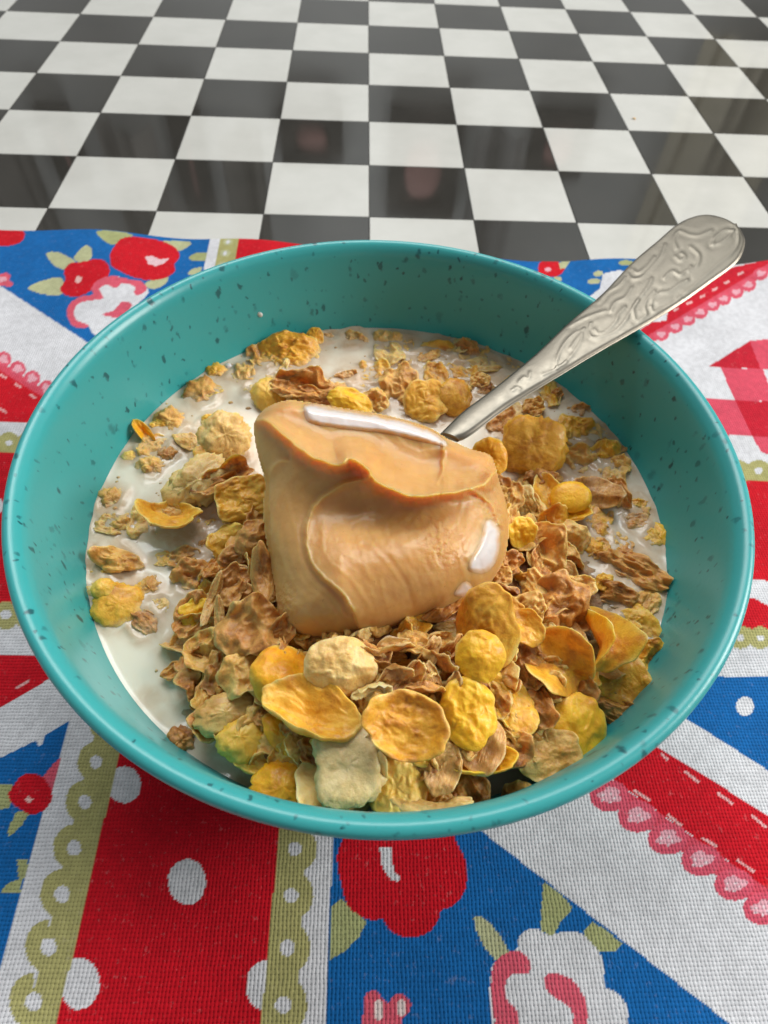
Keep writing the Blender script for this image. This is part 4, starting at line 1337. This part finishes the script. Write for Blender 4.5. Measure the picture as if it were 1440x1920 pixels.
# layers
d2 = dist_line(Qw, curve2)
in2 = in_poly(Qw, fpoly)
s2 = np.where(in2, d2, -d2)
hf += np.where(s2 > 0, 1.5 * np.exp(-s2 / 60), 0) * sstep(0, 3, s2) + 0.9 * np.exp(-(d2 / 3.2) ** 2) - 0.2 * np.exp(-((s2 + 7) / 6) ** 2)
d1 = dist_line(Qw, curve1)
in1 = in_poly(Qw, lpoly)
s1 = np.where(in1, d1, -d1)
hf += np.where(s1 > 0, 1.3 * np.exp(-s1 / 50), 0) * sstep(0, 3, s1) + 0.35 * np.exp(-(d1 / 3.0) ** 2)
d3 = dist_line(Qw, curve3)
hf += 0.8 * np.exp(-(d3 / 3.0) ** 2) - 0.6 * np.exp(-((d3 - 8) / 6) ** 2)
# trough behind the crest
edge_round = 1 - np.exp(-inside / 7.0)
crest_h = 13.5 + 3.0
hb = (crest_h * tb ** 2.6 * 0.55 + 9.5 * (1 - tb) ** 1.6 * 0.62 + 3.0) * edge_round
d4 = dist_line(Qw, curve4)
s4 = np.where(Qw[:, 0] > 829, d4, -d4)
hb += 0.6 * np.exp(-(d4 / 2.6) ** 2) + 0.7 * sstep(-2, 3, s4) * np.exp(-d4 / 40)
nubs = np.exp(-(((Qw[:, 0] - 655) / 12) ** 2 + ((Qw[:, 1] - 869) / 9) ** 2)) + 0.7 * np.exp(-(((Qw[:, 0] - 690) / 9) ** 2 + ((Qw[:, 1] - 893) / 7) ** 2))
hcr = np.interp(np.arange(1), [0], [0])
# blend the two faces at the crest so heights agree
hcrest_f = 9.0 * dome + 3.5 * dome2 + 3.2 * bul + 5.6 - 5.0 * np.clip((640 - Qw[:, 0]) / 140, 0, 1) ** 1.3 * dome
wblend = sstep(-1.5, 1.5, np.where(back, -s_c, s_c))
hb = hb + (hcrest_f - (crest_h * 0.55 + 3.0)) * tb ** 4 * edge_round + 1.2 * np.exp(-(s_c / 9.0) ** 2) * edge_round
H = np.where(back, hb, hf)
hmix = np.maximum(H, 0)
H = np.where(s_c < 3, H * (s_c / 3) + (1 - s_c / 3) * (hcrest_f * np.minimum(1, inside / 10)), H)
H += 1.6 * nubs * (inside > 0)
# wipe marks of the knife and tiny roughness
along = (Q[:, 0] * 0.25 + Q[:, 1] * 0.97)
across = (Q[:, 0] * 0.97 - Q[:, 1] * 0.25)
H += 0.045 * vnoise(np.c_[across / 7, along / 90, np.zeros(len(Q))], 14) * (inside > 12)
H += 0.10 * fbm(q3 / 16, 15, 3)
H += np.where(back, 0.10 * vnoise(np.c_[s_c / 7, Q[:, 0] / 160, np.zeros(len(Q))], 61), 0.13 * vnoise(np.c_[s2 / 8, Q[:, 1] / 150, np.zeros(len(Q))], 62)) * (inside > 10)
lowl = np.exp(-(((Q[:, 0] - 530) / 26) ** 2 + ((Q[:, 1] - 1150) / 45) ** 2))
H += 0.5 * lowl * fbm(q3 / 6, 16, 2)
rg = np.clip(np.exp(-(d3 / 14) ** 2) + np.exp(-(((Q[:, 0] - 925) / 22) ** 2 + ((Q[:, 1] - 900) / 45) ** 2)) + 0.8 * np.exp(-(((Q[:, 0] - 830) / 30) ** 2 + ((Q[:, 1] - 1020) / 40) ** 2)) + 0.8 * lowl, 0, 1)
H += 0.55 * rg * fbm(q3 / 4.5, 18, 2)
Hg = np.where(inside > 0, np.maximum(H, 0.02), 0).reshape(GXm.shape)
for _ in range(2):      # settle the soft butter a little
    Hg[1:-1, 1:-1] = 0.5 * Hg[1:-1, 1:-1] + 0.125 * (Hg[:-2, 1:-1] + Hg[2:, 1:-1] + Hg[1:-1, :-2] + Hg[1:-1, 2:])
H = Hg.ravel() * (inside > 0)
# base plane of the dollop, leaning a little to the viewer
P0 = Vector(at(720, 1010, 0.0555))
toc0 = (Vector(CAM) - P0).normalized()
NB = (Vector((0, 0, 1)) * 0.62 + toc0 * 0.38).normalized()
NBn = np.array(NB)


def on_plane(qx, qy):
    d = ray(qx, qy)
    t = ((np.array(P0) - CAM) @ NBn) / (d @ NBn)
    return CAM + d * t[..., None]


SC = 0.00108            # metres per unit of height


def pb_point(qx, qy, h):
    b0 = on_plane(qx, qy)
    v = CAM - b0
    L = np.linalg.norm(v, axis=-1, keepdims=True)
    return b0 + v / L * (np.asarray(h)[..., None] * SC)


mask = (ds > -step_px * 0.75).reshape(GXm.shape)
Hs = H.reshape(GXm.shape)
# snap the outer ring to the silhouette
idx = -np.ones(GXm.shape, int)
idx[mask] = np.arange(mask.sum())
Vt = pb_point(GXm[mask], GYm[mask], Hs[mask])
fc = mask[:-1, :-1] & mask[1:, :-1] & mask[:-1, 1:] & mask[1:, 1:]
ii, jj = np.where(fc)
Ftop = np.stack([idx[ii, jj], idx[ii + 1, jj], idx[ii + 1, jj + 1], idx[ii, jj + 1]], -1)
# underside: a rounded keel
under = 9.0 * np.sqrt(1 - (1 - np.clip(inside / 110, 0, 1)) ** 2).reshape(GXm.shape)
bp = on_plane(GXm[mask], GYm[mask])
Vb = bp - NBn * (under[mask] * SC)[:, None]
N = len(Vt)
Fb = Ftop[:, ::-1] + N
# side faces
ed = {}
for f_ in Ftop:
    for a_, b_ in ((f_[0], f_[1]), (f_[1], f_[2]), (f_[2], f_[3]), (f_[3], f_[0])):
        if (b_, a_) in ed:
            del ed[(b_, a_)]
        else:
            ed[(a_, b_)] = 1
Fsd = np.array([(b_, a_, a_ + N, b_ + N) for a_, b_ in ed])
rgm = rg.reshape(GXm.shape)[mask]
pb_me = mesh_np('peanut_butter', np.r_[Vt, Vb], np.r_[Ftop, Fb, Fsd], attr={'rough': np.r_[rgm, rgm]})
pb = obj('peanut_butter', pb_me, M_PB, label='big glossy dollop of smooth peanut butter on top of the cereal', cat='peanut butter')


def pool(poly, thick, name='milk_pool', inset=6.0):
    poly = catmull(poly, 6, True)
    x0, y0 = poly.min(0) - 3
    x1, y1 = poly.max(0) + 3
    a_, b_ = np.meshgrid(np.arange(x0, x1, 1.5), np.arange(y0, y1, 1.5))
    qq = np.c_[a_.ravel(), b_.ravel()]
    d = sdist(qq, poly)
    # height of the butter below, bilinear
    fi = np.clip((qq[:, 0] - gx[0]) / step_px, 0, len(gx) - 1.001)
    fj = np.clip((qq[:, 1] - gy[0]) / step_px, 0, len(gy) - 1.001)
    i_, j_ = fi.astype(int), fj.astype(int)
    u, v = fi - i_, fj - j_
    hh = Hs[j_, i_] * (1 - u) * (1 - v) + Hs[j_, i_ + 1] * u * (1 - v) + Hs[j_ + 1, i_] * (1 - u) * v + Hs[j_ + 1, i_ + 1] * u * v
    hp = hh + np.where(d > 0, 0.03 + thick * sstep(0, inset * 2, d), d * 0.35)
    m_ = (d > -2).reshape(a_.shape)
    id_ = -np.ones(a_.shape, int)
    id_[m_] = np.arange(m_.sum())
    V = pb_point(a_[m_], b_[m_], hp.reshape(a_.shape)[m_])
    f = m_[:-1, :-1] & m_[1:, :-1] & m_[:-1, 1:] & m_[1:, 1:]
    ii, jj = np.where(f)
    F = np.stack([id_[ii, jj], id_[ii + 1, jj], id_[ii + 1, jj + 1], id_[ii, jj + 1]], -1)
    return obj(name, mesh_np(name, V, F, up=True, attr={'film': sstep(-1, inset * 2.4, d + 2.5 * vnoise(np.c_[qq / 11, qq[:, :1] * 0], 3) + vnoise(np.c_[qq / 4, qq[:, :1] * 0], 4)).reshape(a_.shape)[m_]}), M_MILK2, pb)


pool([(576, 756), (640, 767), (720, 780), (795, 801), (832, 822), (838, 838), (815, 834), (774, 824), (721, 812), (657, 806), (615, 800), (580, 793), (570, 775)], 0.6, inset=4)
pool([(911, 976), (928, 978), (938, 995), (937, 1037), (924, 1064), (907, 1076), (881, 1072), (878, 1057), (899, 1017)], 0.5, inset=5)
pool([(862, 1096), (876, 1090), (888, 1104), (880, 1118), (860, 1120), (850, 1114)], 0.45, inset=5)

# ------------------------------------------------------------------ spoon
spoon = obj('spoon', None, label='steel spoon with embossed floral handle leaning on the rim, sunk in the cereal', cat='spoon')
A3 = at(845, 820, 0.0580)
B3 = at(1212, 590, 0.0675)
dirS = B3 - A3
dirS /= np.linalg.norm(dirS)
acr = np.cross(dirS, [0, 0, 1])
acr /= np.linalg.norm(acr)
nS = np.cross(acr, dirS)
# roll the handle slightly
rollS = math.radians(-8)
nS2 = nS * math.cos(rollS) + acr * math.sin(rollS)
upper = catmull([(825, 815), (867, 774), (919, 735), (1000, 669), (1061, 611), (1128, 553), (1183, 495), (1232, 453), (1266, 424), (1296, 409), (1326, 404), (1356, 411), (1376, 424)], 14)
lower = catmull([(860, 827), (884, 815), (954, 763), (1044, 708), (1127, 658), (1214, 608), (1275, 571), (1336, 528), (1373, 501), (1390, 480), (1397, 455), (1391, 438), (1382, 428)], 14)


def resample(c_, n):
    s = np.r_[0, np.cumsum(np.hypot(*np.diff(c_, axis=0).T))]
    t = np.linspace(0, s[-1], n)
    return np.c_[np.interp(t, s, c_[:, 0]), np.interp(t, s, c_[:, 1])]


NU, NV = 420, 90
U_ = resample(upper, NU)
L_ = resample(lower, NU)
vv = np.linspace(0, 1, NV)
PX = U_[:, None, :] * (1 - vv)[None, :, None] + L_[:, None, :] * vv[None, :, None]
d = ray(PX[..., 0], PX[..., 1])
t = ((A3 - CAM) @ nS2) / (d @ nS2)
SP = CAM + d * t[..., None]
edge_d = np.minimum(dist_line(PX.reshape(-1, 2), U_), dist_line(PX.reshape(-1, 2), L_))
cur = [[(140, 970), (150, 900), (190, 820), (250, 760), (310, 730)], [(310, 730), (290, 800), (250, 870), (200, 930), (150, 965)],
       [(350, 700), (335, 745), (360, 782), (430, 772), (500, 740), (560, 680), (600, 610), (640, 560)], [(370, 735), (400, 758), (450, 740), (500, 690), (520, 640), (560, 600)],
       [(620, 665), (612, 610), (635, 560), (675, 510), (705, 465), (722, 425)], [(640, 680), (690, 640), (682, 590), (700, 540), (740, 500)],
       [(712, 595), (740, 622), (790, 603), (850, 572), (905, 540)], [(720, 590), (728, 545), (770, 512), (830, 500), (890, 460), (940, 430)],
       [(578, 385), (605, 420), (660, 412), (720, 352), (780, 280), (805, 215)], [(600, 360), (640, 385), (690, 350), (740, 290)],
       [(875, 235), (858, 180), (888, 128), (950, 152), (1010, 160), (1085, 130)], [(870, 290), (895, 312), (925, 292), (905, 268)],
       [(1090, 215), (1112, 170), (1165, 130), (1222, 128)], [(1100, 215), (1150, 200), (1200, 160), (1222, 128)], [(1245, 120), (1252, 200), (1205, 270), (1130, 330), (1050, 400), (950, 490), (880, 540)],
       [(225, 705), (300, 668), (380, 640), (440, 622)], [(60, 1010), (140, 975), (200, 935)], [(400, 560), (450, 500), (520, 460), (560, 410)], [(960, 230), (1010, 280), (1000, 340), (950, 380)], [(230, 850), (260, 800), (290, 760)],
       [(-90, 1060), (-60, 1030), (-30, 1035), (-20, 1000)], [(-130, 1110), (-100, 1090), (-80, 1100)], [(470, 620), (500, 570), (560, 540), (600, 480)], [(800, 420), (850, 380), (900, 400), (960, 350)]]
emb = np.zeros(NU * NV)
pxf = PX.reshape(-1, 2)
for k, cc in enumerate(cur):
    cc = catmull(np.array(cc, float) / 3.273 + np.array([1000, 400]), 6)
    dd = dist_line(pxf, cc)
    emb += np.exp(-(dd / 3.0) ** 2) - 0.6 * np.exp(-((dd - 7) / 4.5) ** 2)
emb = np.clip(emb, -1.0, 1.2)
emb += 0.25 * fbm(np.c_[pxf / 30, np.zeros(len(pxf))], 3, 2)
bord = np.clip(edge_d / 7.0, 0, 1)
prof_e = np.sqrt(1 - (1 - bord) ** 2)
vflat = np.tile(np.abs(vv * 2 - 1), NU)
Htop = 0.0007 * prof_e + 0.00007 * emb * np.clip(edge_d / 12, 0, 1) + 0.0005 * (1 - vflat ** 2)
top = SP.reshape(-1, 3) + nS2 * Htop[:, None]
botm = SP.reshape(-1, 3) - nS2 * (0.0006 * prof_e)[:, None]
N = NU * NV
F1 = grid_faces(NU, NV)
bord_i = np.concatenate([np.arange(NV), np.arange(1, NU) * NV + NV - 1, (NU - 1) * NV + np.arange(NV - 2, -1, -1), np.arange(NU - 2, 0, -1) * NV])
k = np.arange(len(bord_i))
Fe = np.stack([bord_i[k], bord_i[(k + 1) % len(k)], bord_i[(k + 1) % len(k)] + N, bord_i[k] + N], -1)
hm_ = mesh_np('handle', np.r_[top, botm], np.r_[F1[:, ::-1], F1 + N, Fe])
obj('handle', hm_, M_STEEL, spoon)
# neck and bowl of the spoon, carried inside the peanut butter
cpt = A3 - dirS * 0.022 - np.array([0, 0, 0.006])
V, F, e = puff(0.036, 0.024, 0.006, 3, 20, 36, lump=0)
Bm = np.stack([dirS, acr, nS], 1)
V = V @ Bm.T + cpt
obj('spoon_bowl', mesh_np('spoon_bowl', V, F), M_STEEL, spoon)

# ------------------------------------------------------------------ the wall whose pictures mirror in the tabletop
WY = 2.2
M_WALL = plain_mat('painted_wall', (0.62, 0.63, 0.62), 0.8, 3)
wl = box_mesh('wall', -3.5, 3.5, WY, WY + 0.1, -0.75, 2.6)
o = obj('wall', wl, M_WALL, label='pale painted wall behind the table', cat='wall')
M_FRAME = plain_mat('dark_frame_wood', (0.012, 0.009, 0.008), 0.5)
M_CANV = plain_mat('dark_canvas', (0.035, 0.024, 0.026), 0.6, 9)
M_OVAL = plain_mat('dusky_pink_paint', (0.62, 0.30, 0.27), 0.6, 14)


def mirrored(px, py):
    """point on the wall that mirrors in the table at this spot of the photograph"""
    p = at(px, py, 0.0)
    d = p - CAM
    d[2] = -d[2]
    t_ = (WY - p[1]) / d[1]
    return p + d * t_


for (x0, x1, y0, y1, lb) in ((55, 190, 188, 345, 'leftmost dark framed picture mirrored in the tabletop'), (300, 420, 195, 400, 'dark framed picture second from left mirrored in the tabletop'), (500, 665, 195, 305, 'wide purple brown picture mirrored in the tabletop'),
                             (705, 870, 192, 402, 'dark framed picture with pink oval mirrored right of centre'), (985, 1100, 200, 330, 'rightmost dark framed picture mirrored in the tabletop')):
    a_ = mirrored(x0, y0)
    b_ = mirrored(x1, y1)
    cx, w_ = (a_[0] + b_[0]) / 2, abs(b_[0] - a_[0]) * 0.72
    z0, z1 = a_[2], b_[2]
    fr = obj('framed_picture', None, label=lb, cat='picture', group='framed pictures on the wall')
    fr.location = (cx, WY, z0)
    t_ = 0.045
    H_ = z1 - z0
    cv = box_mesh('canvas', -w_ / 2 + t_, w_ / 2 - t_, -0.02, -0.001, t_, H_ - t_)
    obj('canvas', cv, M_CANV, fr)
    for q_ in ((-w_ / 2, w_ / 2, 0, t_), (-w_ / 2, w_ / 2, H_ - t_, H_), (-w_ / 2, -w_ / 2 + t_, t_, H_ - t_), (w_ / 2 - t_, w_ / 2, t_, H_ - t_)):
        obj('frame_bar', box_mesh('frame_bar', q_[0], q_[1], -0.04, -0.001, q_[2], q_[3]), M_FRAME, fr)
    V, F, e = puff(w_ * 0.55, 0.03, H_ * 0.55, 5, 16, 28, lump=0.04)
    V = V + np.array([0, -0.02, H_ * 0.55])
    obj('oval_medallion', mesh_np('oval_medallion', V, F), M_OVAL, fr)


# curtains beside and between the pictures; their folds streak the reflection
def curtain(x0, x1, z0, z1, col, name_label, seed):
    n = 160
    xs_ = np.linspace(x0, x1, n)
    zs_ = np.linspace(z0, z1, 10)
    Xc, Zc = np.meshgrid(xs_, zs_)
    Yc = WY - 0.16 + 0.05 * np.sin(Xc * 34 + 2.0 * np.sin(Xc * 5 + seed)) + 0.02 * np.sin(Xc * 91)
    front = np.stack([Xc, Yc, Zc], -1).reshape(-1, 3)
    bk = front + np.array([0, 0.006, 0])
    F_ = grid_faces(10, n)
    N_ = n * 10
    me = mesh_np('curtain', np.r_[front, bk], np.r_[F_, F_[:, ::-1] + N_])
    return obj('curtain', me, plain_mat('curtain_cloth', col, 0.9, 20), label=name_label, cat='curtain', group='curtains by the wall')


pa = mirrored(-40, 196)
pb_ = mirrored(60, 196)
pc_ = mirrored(196, 196)
pd_ = mirrored(296, 196)
curtain(pa[0], pb_[0], pa[2], 2.3, (0.16, 0.15, 0.14), 'dark curtain at the left end of the mirrored pictures', 1)
curtain(pc_[0], pd_[0], pc_[2], 2.3, (0.30, 0.28, 0.26), 'grey curtain between the first and second mirrored pictures', 2)
curtain(mirrored(425, 196)[0], mirrored(495, 196)[0], pc_[2], 2.3, (0.24, 0.23, 0.21), 'grey curtain between the second and third mirrored pictures', 3)
curtain(mirrored(880, 205)[0], mirrored(975, 205)[0], mirrored(900, 205)[2], 2.3, (0.34, 0.34, 0.34), 'pale grey curtain right of the pink oval picture', 4)
curtain(mirrored(1300, 60)[0], mirrored(1500, 60)[0], mirrored(1350, 40)[2], 2.3, (0.55, 0.50, 0.38), 'cream curtain at the right end of the wall', 5)
